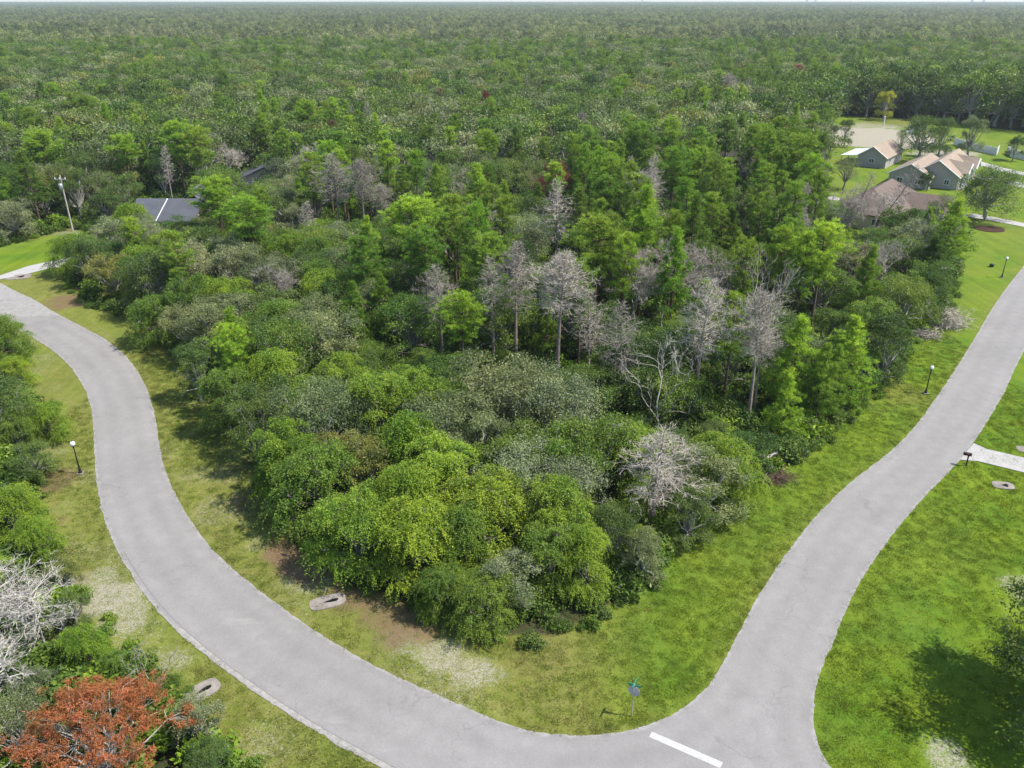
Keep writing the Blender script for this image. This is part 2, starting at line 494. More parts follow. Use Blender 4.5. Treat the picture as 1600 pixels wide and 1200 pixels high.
lit_px = [(440, 860, 1.1, .9), (465, 882, 1.3, 1), (485, 895, 1.2, .9), (400, 780, 1.6, .7), (600, 950, 2.0, .75), (640, 965, 2, .8), (560, 930, 2, .8), (650, 985, 1.3, .7), (45, 640, 1.6, .8), (75, 750, 1.6, .8), (55, 830, 1.6, .8), (105, 900, 1.2, .6),
          (1390, 610, 2.5, .6), (1360, 635, 2, .5), (110, 470, 2.5, .8), (1400, 192, 9, .6), (1380, 190, 8, .6), (1000, 945, 1.3, .5), (850, 1020, 2, .55), (1550, 1120, 1.3, .45), (1460, 515, 3, .5), (60, 345, 8, 1.0), (100, 335, 7, .9), (1590, 190, 10, .8)]
def spots(P, lst, seed):
    out = np.zeros(len(P))
    wob = (vnoise(P, 0.9, seed) - 0.5) * 1.2 + (vnoise(P, 0.35, seed + 1) - 0.5) * 1.4
    for u, v, r, a in lst:
        c = np.array(G(u, v))
        d = np.hypot(P[:, 0] - c[0], (P[:, 1] - c[1])) / r + wob * 0.5
        out = np.maximum(out, a * np.clip(1.2 - d * 0.42, 0, .80) ** 1.2)
    return out

def ground_grid(name, xs, ys, hole=None, label=None):
    X, Y = np.meshgrid(xs, ys)
    P = np.stack([X.ravel(), Y.ravel()], 1)
    nx, ny = len(xs), len(ys)
    i = (np.arange(ny - 1)[:, None] * nx + np.arange(nx - 1)[None, :]).ravel()
    F = np.stack([i, i + 1, i + nx + 1, i + nx], 1)
    if hole:
        c = (P[F[:, 0]] + P[F[:, 2]]) / 2
        F = F[~((c[:, 0] > hole[0]) & (c[:, 0] < hole[1]) & (c[:, 1] > hole[2]) & (c[:, 1] < hole[3]))]
    me = bpy.data.meshes.new(name)
    V = np.zeros((len(P), 3)); V[:, :2] = P
    fill_mesh(me, V, [F])
    sd = in_wood(P)
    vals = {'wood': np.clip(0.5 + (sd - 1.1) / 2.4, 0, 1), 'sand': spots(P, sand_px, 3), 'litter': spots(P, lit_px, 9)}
    # lush mown lawn to the right of the corner, thin dry grass along the left road
    u = P[:, 0] + 0.18 * (P[:, 1] - 40)
    lush = np.clip((u - 3) / 7, 0, 1) * 0.85 + 0.12
    lush = np.where(P[:, 1] > 118, np.where(P[:, 0] < 0, 0.8, 0.75), lush)
    lush += (vnoise(P, 0.12, 5) - 0.5) * 0.5
    dr = pdist(P, E_in); 
    lush -= np.clip(1 - dr / 1.6, 0, 1) * 0.35
    vals['lush'] = np.clip(lush, 0, 1)
    de = np.minimum(np.minimum(dr, pdist(P, E_out)), pdist(P, E_rt))
    left = np.clip((6 - (P[:, 0] + .18 * (P[:, 1] - 40))) / 9, 0, 1) * (P[:, 1] < 95)
    vals['sand'] = np.maximum(vals['sand'], np.maximum(.55 * np.clip(1 - de / .9, 0, 1), left * (.40 + .42 * vnoise(P, .28, 61))))
    for k, v in vals.items():
        a = me.attributes.new(k, 'FLOAT', 'POINT')
        a.data.foreach_set('value', v.astype(np.float32))
    return tag(link(name, me, None, M_GROUND), label, None, None, 'structure')

def fill_mesh(me, V, groups, tint=None, mats=None):
    """V (n,3); groups: list of (m,k) index arrays; tint per face; mats per face"""
    V = np.asarray(V, np.float32)
    me.vertices.add(len(V))
    me.vertices.foreach_set('co', V.ravel())
    tot = np.concatenate([np.full(len(g), g.shape[1], np.int32) for g in groups])
    idx = np.concatenate([g.astype(np.int32).ravel() for g in groups])
    me.loops.add(len(idx))
    me.loops.foreach_set('vertex_index', idx)
    me.polygons.add(len(tot))
    st = np.zeros(len(tot), np.int32)
    st[1:] = np.cumsum(tot)[:-1]
    me.polygons.foreach_set('loop_start', st)
    try:
        me.polygons.foreach_set('loop_total', tot)
    except Exception:
        pass
    if mats is not None:
        me.polygons.foreach_set('material_index', np.asarray(mats, np.int32))
    if tint is not None:
        a = me.attributes.new('tint', 'FLOAT', 'FACE')
        a.data.foreach_set('value', np.asarray(tint, np.float32))
    me.update(calc_edges=True)
    return me

XN = np.arange(-62, 80.01, 0.5)
YN = np.arange(16, 132.01, 0.5)
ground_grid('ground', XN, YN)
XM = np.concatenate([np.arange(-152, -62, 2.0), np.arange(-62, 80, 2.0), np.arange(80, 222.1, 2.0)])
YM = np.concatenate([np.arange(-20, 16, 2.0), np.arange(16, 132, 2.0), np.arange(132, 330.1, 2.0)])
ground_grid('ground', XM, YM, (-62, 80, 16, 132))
gb = MB()
R_, F_ = 6600, 8200
for x0, x1, y0, y1 in ((-R_, -152, -400, F_), (222, R_, -400, F_), (-152, 222, -400, -20), (-152, 222, 330, F_)):
    gb.add([(x0, y0, 0), (x1, y0, 0), (x1, y1, 0), (x0, y1, 0)], [(0, 1, 2, 3)])
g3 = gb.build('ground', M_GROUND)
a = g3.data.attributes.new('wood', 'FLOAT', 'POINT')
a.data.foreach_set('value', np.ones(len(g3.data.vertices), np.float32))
tag(g3, kind='structure')

def sheet(name, poly, z, mat, step=None):
    """flat polygon, grid-filled so that edge wear can be attached"""
    poly = np.asarray(poly, float)
    bm = bmesh.new()
    vs = [bm.verts.new((x, y, z)) for x, y in poly]
    f = bm.faces.new(vs)
    if f.normal.z < 0: f.normal_flip()
    bmesh.ops.triangulate(bm, faces=[f])
    me = bpy.data.meshes.new(name)
    bm.to_mesh(me); bm.free()
    return tag(link(name, me, None, mat), kind='structure')

jit = np.random.default_rng(4)
def ragged(E, amp=0.045):
    s = np.concatenate([[0], np.cumsum(np.linalg.norm(np.diff(E, axis=0), axis=1))])
    tt = np.arange(0, s[-1], .22)
    E = np.stack([np.interp(tt, s, E[:, 0]), np.interp(tt, s, E[:, 1])], 1)
    n = len(E)
    t = np.gradient(E, axis=0)
    t /= np.linalg.norm(t, axis=1)[:, None] + 1e-9
    nn = np.stack([-t[:, 1], t[:, 0]], 1)
    w = jit.normal(0, 1, n) * amp * 0.5 + np.convolve(jit.normal(0, 1, n), np.ones(5) / 5, 'same') * amp
    return E + nn * w[:, None]

def ribbon_grid(name, A, B, z, mat, cols=9):
    """road strip between two edges resampled to equal counts, with distance-to-edge attribute"""
    def res(E, n):
        s = np.concatenate([[0], np.cumsum(np.linalg.norm(np.diff(E, axis=0), axis=1))])
        t = np.linspace(0, s[-1], n)
        return np.stack([np.interp(t, s, E[:, 0]), np.interp(t, s, E[:, 1])], 1)
    return res(A, 2), None

def road_mesh():
    # grid cut of the whole road outline, carrying its distance to the edge
    poly = np.vstack([ragged(E_in), ragged(E_rt), ragged(E_out[::-1])])
    bm = bmesh.new()
    vs = [bm.verts.new((x, y, 0.03)) for x, y in poly]
    f = bm.faces.new(vs)
    if f.normal.z < 0: f.normal_flip()
    for ax, lo, hi in ((0, -60, 100), (1, 18, 130)):
        for c in np.arange(lo, hi, 1.0):
            no = (1, 0, 0) if ax == 0 else (0, 1, 0)
            bmesh.ops.bisect_plane(bm, geom=bm.verts[:] + bm.edges[:] + bm.faces[:], plane_co=(c, c, 0), plane_no=no, dist=1e-5)
    bmesh.ops.triangulate(bm, faces=bm.faces[:])
    me = bpy.data.meshes.new('road')
    bm.to_mesh(me); bm.free()
    P = np.array([v.co[:2] for v in me.vertices])
    d = np.minimum(np.minimum(pdist(P, E_in), pdist(P, E_out)), pdist(P, E_rt))
    a = me.attributes.new('edge', 'FLOAT', 'POINT')
    a.data.foreach_set('value', np.clip(d / 1.2, 0, 6).astype(np.float32))
    return tag(link('road', me, None, M_ASPH), kind='structure')
ROAD_OBJ = road_mesh()

def offset(E, d):
    t = np.gradient(E, axis=0)
    t /= np.linalg.norm(t, axis=1)[:, None] + 1e-9
    return E + np.stack([-t[:, 1], t[:, 0]], 1) * d

def strip(name, A, B, z, mat):
    n = len(A)
    V = np.zeros((2 * n, 3)); V[:n, :2] = A; V[n:, :2] = B; V[:, 2] = z
    i = np.arange(n - 1)
    me = bpy.data.meshes.new(name)
    fill_mesh(me, V, [np.stack([i, i + 1, n + i + 1, n + i], 1)])
    if me.polygons[0].normal.z < 0:
        me.flip_normals()
    return tag(link(name, me, None, mat), kind='structure')
# hairline seam that runs along the outside of the bend
M_SEAM = simple('tar_seam', (0.10, 0.10, 0.105), 0.9, 0.2, 0.4, 3)
M_SHOULDER = simple('worn_shoulder', (0.25, 0.238, 0.22), 0.9, 0.2, 0.35, 2.5)
seam = E_out[(E_out[:, 1] < 50) & (E_out[:, 1] > 19) & (E_out[:, 0] < 2)]
strip('road_seam', offset(seam, 0.36), offset(seam, 0.385), 0.036, M_SEAM)
sh_ = seam[seam[:, 1] < 42]
strip('road_shoulder', offset(sh_, 0.36), offset(sh_, 0.06), 0.034, M_SHOULDER)
# worn white stop bar
M_STOP = simple('stop_paint', (0.38, 0.38, 0.37), 0.7, 0.3, 0.3, 8)
bar = [G(1018.8, 1143.8), G(1129.7, 1192), G(1125, 1201), G(1014.2, 1152)]
sb = sheet('stop_line', bar, 0.037, M_STOP)

# driveways
def drive(name, pts_px, label=None):
    return sheet(name, [G(*p) for p in pts_px], 0.06, M_DRIVE)
drive('driveway', [(1521, 693), (1541, 702), (1600, 716), (1700, 740), (1700, 770), (1600, 739), (1527, 721), (1509, 720), (1500, 719)])
drive('driveway', [(-60, 444), (0, 431), (45, 416), (72, 410), (130, 398), (230, 382), (232, 390), (140, 410), (72, 421), (45, 428), (0, 437), (-60, 455)])
drive('driveway', [(1478, 287), (1500, 280), (1497, 267), (1530, 272), (1600, 287), (1700, 306), (1700, 313), (1600, 294), (1540, 281), (1515, 280), (1480, 293)])
drive('driveway', [(1490, 330), (1520, 334), (1560, 341), (1605, 350), (1605, 356), (1560, 347), (1520, 340), (1490, 338), (1470, 352), (1458, 362), (1457, 354)])
drive('driveway', [(1294, 306), (1312, 310), (1312, 314), (1294, 312)])
drive('driveway', [(1497, 246), (1530, 252), (1570, 263), (1610, 272), (1610, 277), (1565, 268), (1525, 257), (1490, 250)])

# ------------------------------------------------------------------ tree building
def unit(v):
    return v / (np.linalg.norm(v, axis=-1, keepdims=True) + 1e-9)

class Soup:
    """collects leaf cards, needle blades, twigs and limbs as one mesh with a tint per face"""
    def __init__(s, seed):
        s.r = np.random.default_rng(seed)
        s.V, s.T, s.Q, s.tt, s.tq, s.mt, s.mq = [], [], [], [], [], [], []
        s.n = 0
    def _v(s, V):
        b = s.n
        s.V.append(V); s.n += len(V)
        return b
    def cards(s, C, A, B, Ln, W, tint, mat=0, fold=0.0):
        """diamond leaves: centre C, length axis A, width axis B"""
        n = len(C)
        Ln, W = np.broadcast_to(Ln, n)[:, None], np.broadcast_to(W, n)[:, None]
        V = np.stack([C - A * Ln * .5, C + B * W * .5 - A * Ln * .08, C + A * Ln * .5, C - B * W * .5 - A * Ln * .08], 1).reshape(-1, 3)
        b = s._v(V)
        s.Q.append(b + np.arange(4 * n).reshape(n, 4))
        s.tq.append(np.broadcast_to(tint, n)); s.mq.append(np.full(n, mat))
    def blades(s, P0, P1, w, tint, mat=0):
        n = len(P0)
        d = unit(P1 - P0)
        sd = unit(np.cross(d, s.r.normal(0, 1, (n, 3)))) * (np.broadcast_to(w, n)[:, None] / 2)
        b = s._v(np.stack([P0 - sd, P0 + sd, P1], 1).reshape(-1, 3))
        s.T.append(b + np.arange(3 * n).reshape(n, 3))
        s.tt.append(np.broadcast_to(tint, n)); s.mt.append(np.full(n, mat))
    def limb(s, pts, rad, n=5, mat=1):
        pts = np.asarray(pts, float)
        m = len(pts)
        d = unit(np.gradient(pts, axis=0))
        ref = np.where(np.abs(d[:, 2:3]) > 0.9, np.array([[1., 0, 0]]), np.array([[0, 0, 1.]]))
        a = unit(np.cross(d, ref)); b_ = np.cross(d, a)
        th = np.arange(n) * 2 * math.pi / n
        V = pts[:, None] + (a[:, None] * np.cos(th)[None, :, None] + b_[:, None] * np.sin(th)[None, :, None]) * np.asarray(rad)[:, None, None]
        b = s._v(V.reshape(-1, 3))
        i, k = np.meshgrid(np.arange(m - 1), np.arange(n), indexing='ij')
        i, k = i.ravel(), k.ravel()
        s.Q.append(b + np.stack([i * n + k, i * n + (k + 1) % n, (i + 1) * n + (k + 1) % n, (i + 1) * n + k], 1))
        s.tq.append(np.full(len(i), .5)); s.mq.append(np.full(len(i), mat))
    def mesh(s, name, mats):
        me = bpy.data.meshes.new(name)
        Q = np.concatenate(s.Q) if s.Q else np.zeros((0, 4), int)
        T = np.concatenate(s.T) if s.T else np.zeros((0, 3), int)
        gr, ti, mi = [], [], []
        if len(Q): gr.append(Q); ti += s.tq; mi += s.mq
        if len(T): gr.append(T); ti += s.tt; mi += s.mt
        fill_mesh(me, np.concatenate(s.V), gr, np.concatenate(ti), np.concatenate(mi))
        for m in mats: me.materials.append(m)
        return me

def bent(r, a, b, k=5, amp=0.12):
    """crooked line from a to b"""
    a, b = np.asarray(a, float), np.asarray(b, float)
    t = np.linspace(0, 1, k)[:, None]
    ln = np.linalg.norm(b - a)
    off = r.normal(0, amp * ln, (k, 3)) * np.sin(t * math.pi)
    return a + (b - a) * t + off + np.array([0, 0, 1]) * (np.sin(t * math.pi) * ln * 0.05)

def leaf_cluster(S, C, n, spread, ln, w, tint, up=0.5, out=None):
    """n leaves about each centre in C"""
    r = S.r
    P = np.repeat(C, n, 0) + r.normal(0, 1, (len(C) * n, 3)) * np.array(spread)
    m = len(P)
    nrm = unit(r.normal(0, 1, (m, 3)) + np.array([0, 0, up]) + (np.repeat(out, n, 0) * 0.5 if out is not None else 0))
    a = unit(np.cross(nrm, r.normal(0, 1, (m, 3))))
    b = np.cross(nrm, a)
    sc = r.uniform(.6, 1.3, m)
    t = np.clip(np.repeat(tint, n) + r.normal(0, .17, m), 0, 1)
    S.cards(P, a, b, ln * sc, w * sc, t)

def oak(seed, R=3.6, H=8.0, nl=17, skirt=4, dens=1.0, leaf=1.0, lod=1.0, droop=0.0, flat=1.0, airy=0.0, rough=.5):
    """spreading crown of leafy lobes over crooked limbs; returns (crown soup, wood soup)"""
    S, B = Soup(seed), Soup(seed + 500)
    r = S.r
    fork = np.array([r.normal(0, .2), r.normal(0, .2), H * .24])
    B.limb(bent(r, (0, 0, -.2), fork, 4, .05), np.linspace(.30, .2, 4) * H / 8, 7, 0)
    lobes = []
    ga = r.uniform(0, 6.28)
    for i in range(nl):
        q = (i + .5) / nl
        rr = R * math.sqrt(q) * .82 * r.uniform(.75, 1.15)
        az = ga + i * 2.4 + r.normal(0, .3)
        z = H * (.48 + (.36 + .06 * rough) * (1 - (rr / R) ** 2) * flat) + r.normal(0, .06 + .05 * rough) * H
        lobes.append((np.array([rr * math.cos(az), rr * math.sin(az), min(z, .92 * H)]), R * r.uniform(.17, .36 - .05 * rough)))
    for i in range(skirt):
        az = ga + i * 6.28 / max(skirt, 1) + r.normal(0, .4)
        rr = R * r.uniform(.6, .9)
        lobes.append((np.array([rr * math.cos(az), rr * math.sin(az), H * r.uniform(.2, .4)]), R * r.uniform(.24, .36)))
    for c, lr in lobes:
        mid = fork + (c - fork) * .5 + r.normal(0, .25, 3)
        path = np.vstack([bent(r, fork, mid, 3, .08)[:-1], bent(r, mid, c, 4, .14)])
        B.limb(path, np.linspace(.12, .03, len(path)) * H / 8, 5, 0)
        k = max(4, int(15 * (lr / R / .32) ** 2))
        d = unit(r.normal(0, 1, (k, 3)) + np.array([0, 0, .55]))
        C = c + d * lr * np.array([1, 1, .78]) * r.uniform(.72, 1.08, (k, 1))
        for q in C[::2 if lod >= 1 else 6]:
            B.limb(bent(r, c, q, 3, .12), (.028, .016, .008), 3, 0)
        lt = np.clip(r.normal(.42, .2), .02, .95)
        tint = np.clip(r.normal(lt, .12, k), 0, 1)
        leaf_cluster(S, C, max(3, int((62 if lod >= 1 else 40) * dens * lod)), np.array([.27, .27, .20]) * R / 3.6 * (1 + airy), .215 * leaf / lod ** .55, .10 * leaf / lod ** .55, tint, .6, d)
        if droop > 0:
            ns = int(13 * droop)
            dd = unit(r.normal(0, 1, (ns, 3)) * np.array([1, 1, .5]) + np.array([0, 0, .3]))
            st = c + dd * lr * np.array([1, 1, .8])
            tt = np.linspace(0, 1, 13)
            ln = r.uniform(.7, 1.6, ns)
            horiz = unit(dd * np.array([1, 1, .0]))
            P = st[:, None] + horiz[:, None] * (ln[:, None] * (tt * .75))[..., None] + np.array([0, 0, 1.]) * (ln[:, None] * (.28 * tt - .95 * tt * tt))[..., None]
            P = P.reshape(-1, 3)
            tn = np.repeat(np.clip(r.normal(.62, .15, ns), 0, 1), 13)
            for _ in range(2):
                m = len(P)
                nrm = unit(r.normal(0, .6, (m, 3)) + np.array([0, 0, 1.]))
                a = unit(np.cross(nrm, r.normal(0, 1, (m, 3))))
                S.cards(P + r.normal(0, .07, (m, 3)), a, np.cross(nrm, a), r.uniform(.13, .24, m) * leaf, r.uniform(.065, .11, m) * leaf, np.clip(tn + r.normal(0, .12, m), 0, 1))
    return S, B

def pine(seed, H=14.0, R=2.4, base=.40, nb=60, dens=1.0, lod=1.0, conic=.5, needle=1.0, puffy=1.0):
    """straight trunk, rising whorled boughs ending in tufts of needles"""
    S, B = Soup(seed), Soup(seed + 500)
    r = S.r
    lean = r.normal(0, .02, 2) * H
    def axis(z):
        t = z / H
        return np.array([lean[0] * t * t, lean[1] * t * t, z])
    zz = np.linspace(-.2, H, 8)
    B.limb([axis(z) for z in zz], .19 * H / 14 * (1 - .93 * np.clip(zz / H, 0, 1)) + .012, 7, 0)
    for i in range(nb):
        q = (i + .5) / nb
        z = H * (base + (1 - base) * q ** .9)
        prof = math.sqrt(max(.02, 1 - q ** 3.2)) * (.5 + .5 * min(1, q / .4)) if conic < .5 else (1 - q ** 1.7) * (.7 + .3 * min(1, q / .15))
        ln = max(.35, R * prof * r.uniform(.45, 1.2))
        az = i * 2.4 + r.normal(0, .55)
        up = -.05 + .7 * q + .5 * q ** 4 + r.normal(0, .24)
        o = axis(z)
        d = np.array([math.cos(az), math.sin(az), up]); d /= np.linalg.norm(d)
        tip = o + d * ln
        path = np.array([o, o + d * ln * .5 - np.array([0, 0, .06 * ln]), tip + np.array([0, 0, .08 * ln])])
        B.limb(path, np.array([.045, .028, .01]) * (ln / 2.2 + .2), 4, 0)
        k = max(2, int((2.2 + ln * 3.0) * puffy))
        t = r.uniform(.38, 1.02, k)
        C = o + (tip - o) * t[:, None] + r.normal(0, 1, (k, 3)) * np.array([.27, .27, .25]) * (.35 + ln * .32)
        for cc in C[::3]:
            B.limb(np.array([o + (tip - o) * .45, cc]), (.014, .006), 3, 0)
        tint = np.clip(r.normal(.28 + .38 * q, .14, k), 0, 1)  # upper tufts tinted paler: light on the crown's top put into the colour
        m = max(6, int(36 * dens * lod))
        P0 = np.repeat(C, m, 0) + r.normal(0, 1, (k * m, 3)) * np.array([.11, .11, .08])
        dr = unit(r.normal(0, 1, (k * m, 3)) + np.array([0, 0, .65]) + d * .35)
        L_ = r.uniform(.18, .36, (k * m, 1)) * needle / lod ** .4
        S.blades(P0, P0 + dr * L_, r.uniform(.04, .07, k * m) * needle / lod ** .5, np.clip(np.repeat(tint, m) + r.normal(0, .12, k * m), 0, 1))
    return S, B

def dead_pine(seed, H=14.0, R=2.4, base=.35, nb=75, droop=.15, dens=1.0, fan=.0):
    """leafless trunk with a grey haze of fine twigs"""
    S, B = Soup(seed), Soup(seed + 500)
    r = S.r
    bx, by = r.normal(0, .03, 2) * H
    axis = lambda z: np.array([bx * (z / H) ** 2, by * (z / H) ** 2, z])
    zz = np.linspace(-.2, H, 9)
    B.limb([axis(z) for z in zz], .17 * H / 14 * (1 - .95 * np.clip(zz / H, 0, 1)) + .012, 7, 0)
    for i in range(nb):
        q = (i + .5) / nb
        z = H * (base + (1 - base) * q)
        ln = max(.5, R * (1 - q ** 2.4) * (.35 + .65 * min(1, q / .4)) * r.uniform(.6, 1.2))
        az = i * 2.4 + r.normal(0, .4)
        up = -droop + (.95 + fan) * q + r.normal(0, .12)
        d = np.array([math.cos(az), math.sin(az), up]); d /= np.linalg.norm(d)
        o = axis(z)
        path = bent(r, o, o + d * ln, 4, .05)
        path[:, 2] -= np.linspace(0, 1, 4) ** 2 * droop * ln * .5
        S.limb(path, np.array([.034, .024, .015, .006]) * (ln / 2.2 + .3), 4, 0)
        k = max(4, int(ln * 6.5 * dens))
        t = r.uniform(.18, 1, k)
        idx = np.minimum((t * 3).astype(int), 2); fr = t * 3 - idx
        P = path[idx] * (1 - fr[:, None]) + path[idx + 1] * fr[:, None]
        td = unit(d + r.normal(0, .75, (k, 3)) + np.array([0, 0, .25]))
        E = P + td * (r.uniform(.35, .95, k) * (.4 + .3 * ln))[:, None]
        S.blades(P, E, .034, .5)
        m = 6
        tt = r.uniform(.2, 1, (k, m, 1))
        P2 = (P[:, None] + (E - P)[:, None] * tt).reshape(-1, 3)
        td2 = unit(np.repeat(td, m, 0) + r.normal(0, .7, (k * m, 3)))
        E2 = P2 + td2 * r.uniform(.18, .5, (k * m, 1))
        S.blades(P2, E2, .024, .5)
    return S, B

def dead_oak(seed, H=9.0, R=3.2, depth=4, twig=1.0, thick=1.0, spread=.62):
    """crooked bare limbs forking down to twigs"""
    S, B = Soup(seed), Soup(seed + 500)
    r = S.r
    def grow(p, d, ln, rad, lv):
        q = p + d * ln
        path = bent(r, p, q, 4, .055)
        (B if lv == 0 else S).limb(path, np.linspace(rad, rad * .62, 4), 6 if lv < 2 else 4, 0)
        if lv >= depth:
            k = int(9 * twig)
            if k:
                P = path[r.integers(1, 4, k)]
                S.blades(P, P + unit(d + r.normal(0, .8, (k, 3))) * r.uniform(.25, .75, (k, 1)), .026, .5)
            return
        for c in range(r.integers(2, 4) if lv else 3):
            nd = unit(d + r.normal(0, spread, 3) + np.array([0, 0, .12]))
            grow(q if c else path[2], nd, ln * r.uniform(.62, .85), rad * .62, lv + 1)
    grow(np.array([0, 0, -.2]), unit(np.array([r.normal(0, .1), r.normal(0, .1), 1.])), H * .36, .2 * thick * H / 9, 0)
    return S, B

def shrub(seed, R=1.4, H=1.8, dens=1.0, leaf=1.0, lod=1.0):
    S, B = Soup(seed), Soup(seed + 500)
    r = S.r
    for i in range(9):
        az, rr = r.uniform(0, 6.28), R * math.sqrt(r.uniform(0, .8))
        c = np.array([rr * math.cos(az), rr * math.sin(az), H * r.uniform(.3, .8) * (1.1 - .5 * rr / R)])
        B.limb(bent(r, (rr * .2 * math.cos(az), rr * .2 * math.sin(az), -.1), c, 3, .1), (.03, .02, .01), 4, 0)
        k = 8
        d = unit(r.normal(0, 1, (k, 3)) + np.array([0, 0, .5]))
        leaf_cluster(S, c + d * R * .33, max(3, int(22 * dens * lod)), np.array([.2, .2, .16]) * R / 1.4, .22 * leaf / lod ** .5, .11 * leaf / lod ** .5, np.clip(r.normal(.45, .15, k), 0, 1), .6, d)
    return S, B

def proto(fn, wood, lmat=M_LEAF, **kw):
    S, B = fn(**kw)
    return (S.mesh('crown', [lmat]) if S.n else None, B.mesh('trunk', [wood]))

PR = {
    'oak': [proto(oak, M_LICHEN, seed=s, R=R, H=H, nl=nl, skirt=sk, dens=.95, leaf=.85, droop=.2) for s, R, H, nl, sk in ((1, 3.7, 7.6, 19, 4), (2, 3.2, 8.2, 16, 5), (3, 4.2, 7.2, 24, 5), (4, 3.0, 7.0, 15, 3))],
    'open_oak': [proto(oak, M_LICHEN, seed=s, R=3.8, H=7.8, nl=20, skirt=1, dens=.50, leaf=.8, droop=.4, airy=.25) for s in (11, 12)],
    'broadleaf': [proto(oak, M_BARK, seed=s, R=R, H=H, nl=nl, skirt=sk, dens=.85, leaf=.80, droop=2.0, rough=1.0) for s, R, H, nl, sk in ((21, 3.0, 7.6, 17, 9), (22, 2.6, 8.4, 16, 9), (23, 3.4, 6.8, 20, 10))],
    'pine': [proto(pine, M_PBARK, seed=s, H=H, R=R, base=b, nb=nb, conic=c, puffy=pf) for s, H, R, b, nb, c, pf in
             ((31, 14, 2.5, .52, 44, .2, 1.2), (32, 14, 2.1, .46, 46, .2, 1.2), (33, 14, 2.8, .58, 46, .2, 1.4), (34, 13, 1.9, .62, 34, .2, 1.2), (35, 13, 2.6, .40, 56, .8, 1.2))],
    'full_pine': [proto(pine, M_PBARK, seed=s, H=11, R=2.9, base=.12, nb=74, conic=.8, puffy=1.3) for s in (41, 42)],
    'dead_pine': [proto(dead_pine, M_DEADBARK, M_DEADTWIG, seed=s, H=14, R=R, base=b, nb=nb, droop=d, dens=de, fan=fa) for s, R, b, nb, d, de, fa in
                  ((51, 2.6, .50, 80, .10, 1.2, .3), (52, 2.3, .38, 78, .2, 1.1, .0), (53, 1.9, .50, 60, .3, .9, .0), (54, 2.9, .58, 84, .02, 1.35, .6))],
    'white_dead': [proto(dead_pine, M_BLEACH, M_BLEACH, seed=s, H=6, R=3.6, base=.3, nb=34, droop=.1, dens=1.1, fan=-.4) for s in (56, 57)],
    'bare_tree': [proto(dead_oak, M_BLEACH, M_DEADTWIG, seed=s, H=9, depth=6, twig=tw, thick=.75, spread=.42) for s, tw in ((61, 1.0), (62, 1.6), (63, .7))],
    'snag': [proto(dead_oak, M_SNAG, M_SNAG, seed=s, H=10, depth=4, twig=.7, spread=.38, thick=.45) for s in (71, 72)],
    'shrub': [proto(shrub, M_BARK, seed=s, R=1.4, H=H, dens=1.0) for s, H in ((81, 1.7), (82, 2.2), (83, 1.3))],
}
PH = {'oak': [7.6, 8.2, 7.2, 7.0], 'open_oak': [7.8, 7.8], 'broadleaf': [7.6, 8.4, 6.8], 'pine': [14, 14, 14, 13, 13], 'full_pine': [11, 11],
      'dead_pine': [14] * 4, 'white_dead': [6, 6], 'bare_tree': [9] * 3, 'snag': [9] * 2, 'shrub': [1.7, 2.2, 1.3]}
PR_R = {'oak': 3.5, 'open_oak': 3.6, 'broadleaf': 3.2, 'pine': 2.4, 'full_pine': 2.9, 'dead_pine': 2.3, 'white_dead': 3.2, 'bare_tree': 3.0, 'snag': 2.0, 'shrub': 1.4}
NAME = {'oak': ('oak_tree', 'oak'), 'open_oak': ('oak_tree', 'oak'), 'broadleaf': ('broadleaf_tree', 'leafy tree'), 'pine': ('pine_tree', 'pine'),
        'full_pine': ('pine_tree', 'pine'), 'dead_pine': ('dead_pine_tree', 'dead pine'), 'white_dead': ('dead_pine_tree', 'dead pine'), 'bare_tree': ('bare_tree', 'bare tree'), 'snag': ('dead_snag', 'dead snag'), 'shrub': ('shrub', 'shrub')}
# leaf colours (linear albedo of the foliage itself)
GREEN = {'grey': (0.171, 0.209, 0.086), 'sage': (0.231, 0.262, 0.133), 'deep': (0.068, 0.122, 0.020), 'mid': (0.119, 0.194, 0.027), 'bright': (0.160, 0.256, 0.022),
         'lime': (0.165, 0.262, 0.026), 'pine': (0.152, 0.256, 0.028), 'freshpine': (0.198, 0.332, 0.029), 'olive': (0.176, 0.198, 0.047), 'dim': (0.108, 0.166, 0.035),
         'rust': (0.30, 0.115, 0.042), 'wine': (0.20, 0.05, 0.036), 'brown': (0.22, 0.12, 0.085), 'yellow': (0.36, 0.38, 0.02), 'ochre': (0.26, 0.19, 0.05),
         'dead': (1, 1, 1), 'far1': (0.150, 0.180, 0.066), 'far2': (0.138, 0.180, 0.055), 'far3': (0.160, 0.180, 0.080)}
TREES = []       # every individual tree: dict(kind, x, y, h, ...)
def plant(kind, x, y, H, color, label, group=None, rz=None, var=None, wide=1.0, tilt=None, z=0.0, cat=None, name=None):
    """one tree: an empty at its foot, with its trunk and its crown"""
    ps = PR[kind]
    i = rnd.randrange(len(ps)) if var is None else var % len(ps)
    crown, trunk = ps[i]
    s = H / PH[kind][i]
    w = s * wide * rnd.uniform(.95, 1.06)
    e = empty(name or NAME[kind][0], (x, y, z), rnd.uniform(0, 6.28) if rz is None else rz, label, cat or NAME[kind][1], group)
    e.scale = (w, w, s)
    if tilt:                                   # (angle, direction leaned to)
        ax = Vector((-math.sin(tilt[1]), math.cos(tilt[1]), 0))
        e.rotation_euler = (Matrix.Rotation(tilt[0], 3, ax) @ Matrix.Rotation(e.rotation_euler.z, 3, 'Z')).to_euler()
    t = link('trunk', trunk, e)
    if crown is not None:
        c = link('crown', crown, e)
        v = rnd.uniform(.88, 1.14)
        g = GREEN[color]
        c.color = (g[0] * v * rnd.uniform(.93, 1.07), g[1] * v, g[2] * v, 1)
    TREES.append((x, y, PR_R[kind] * w, H, kind))
    return e

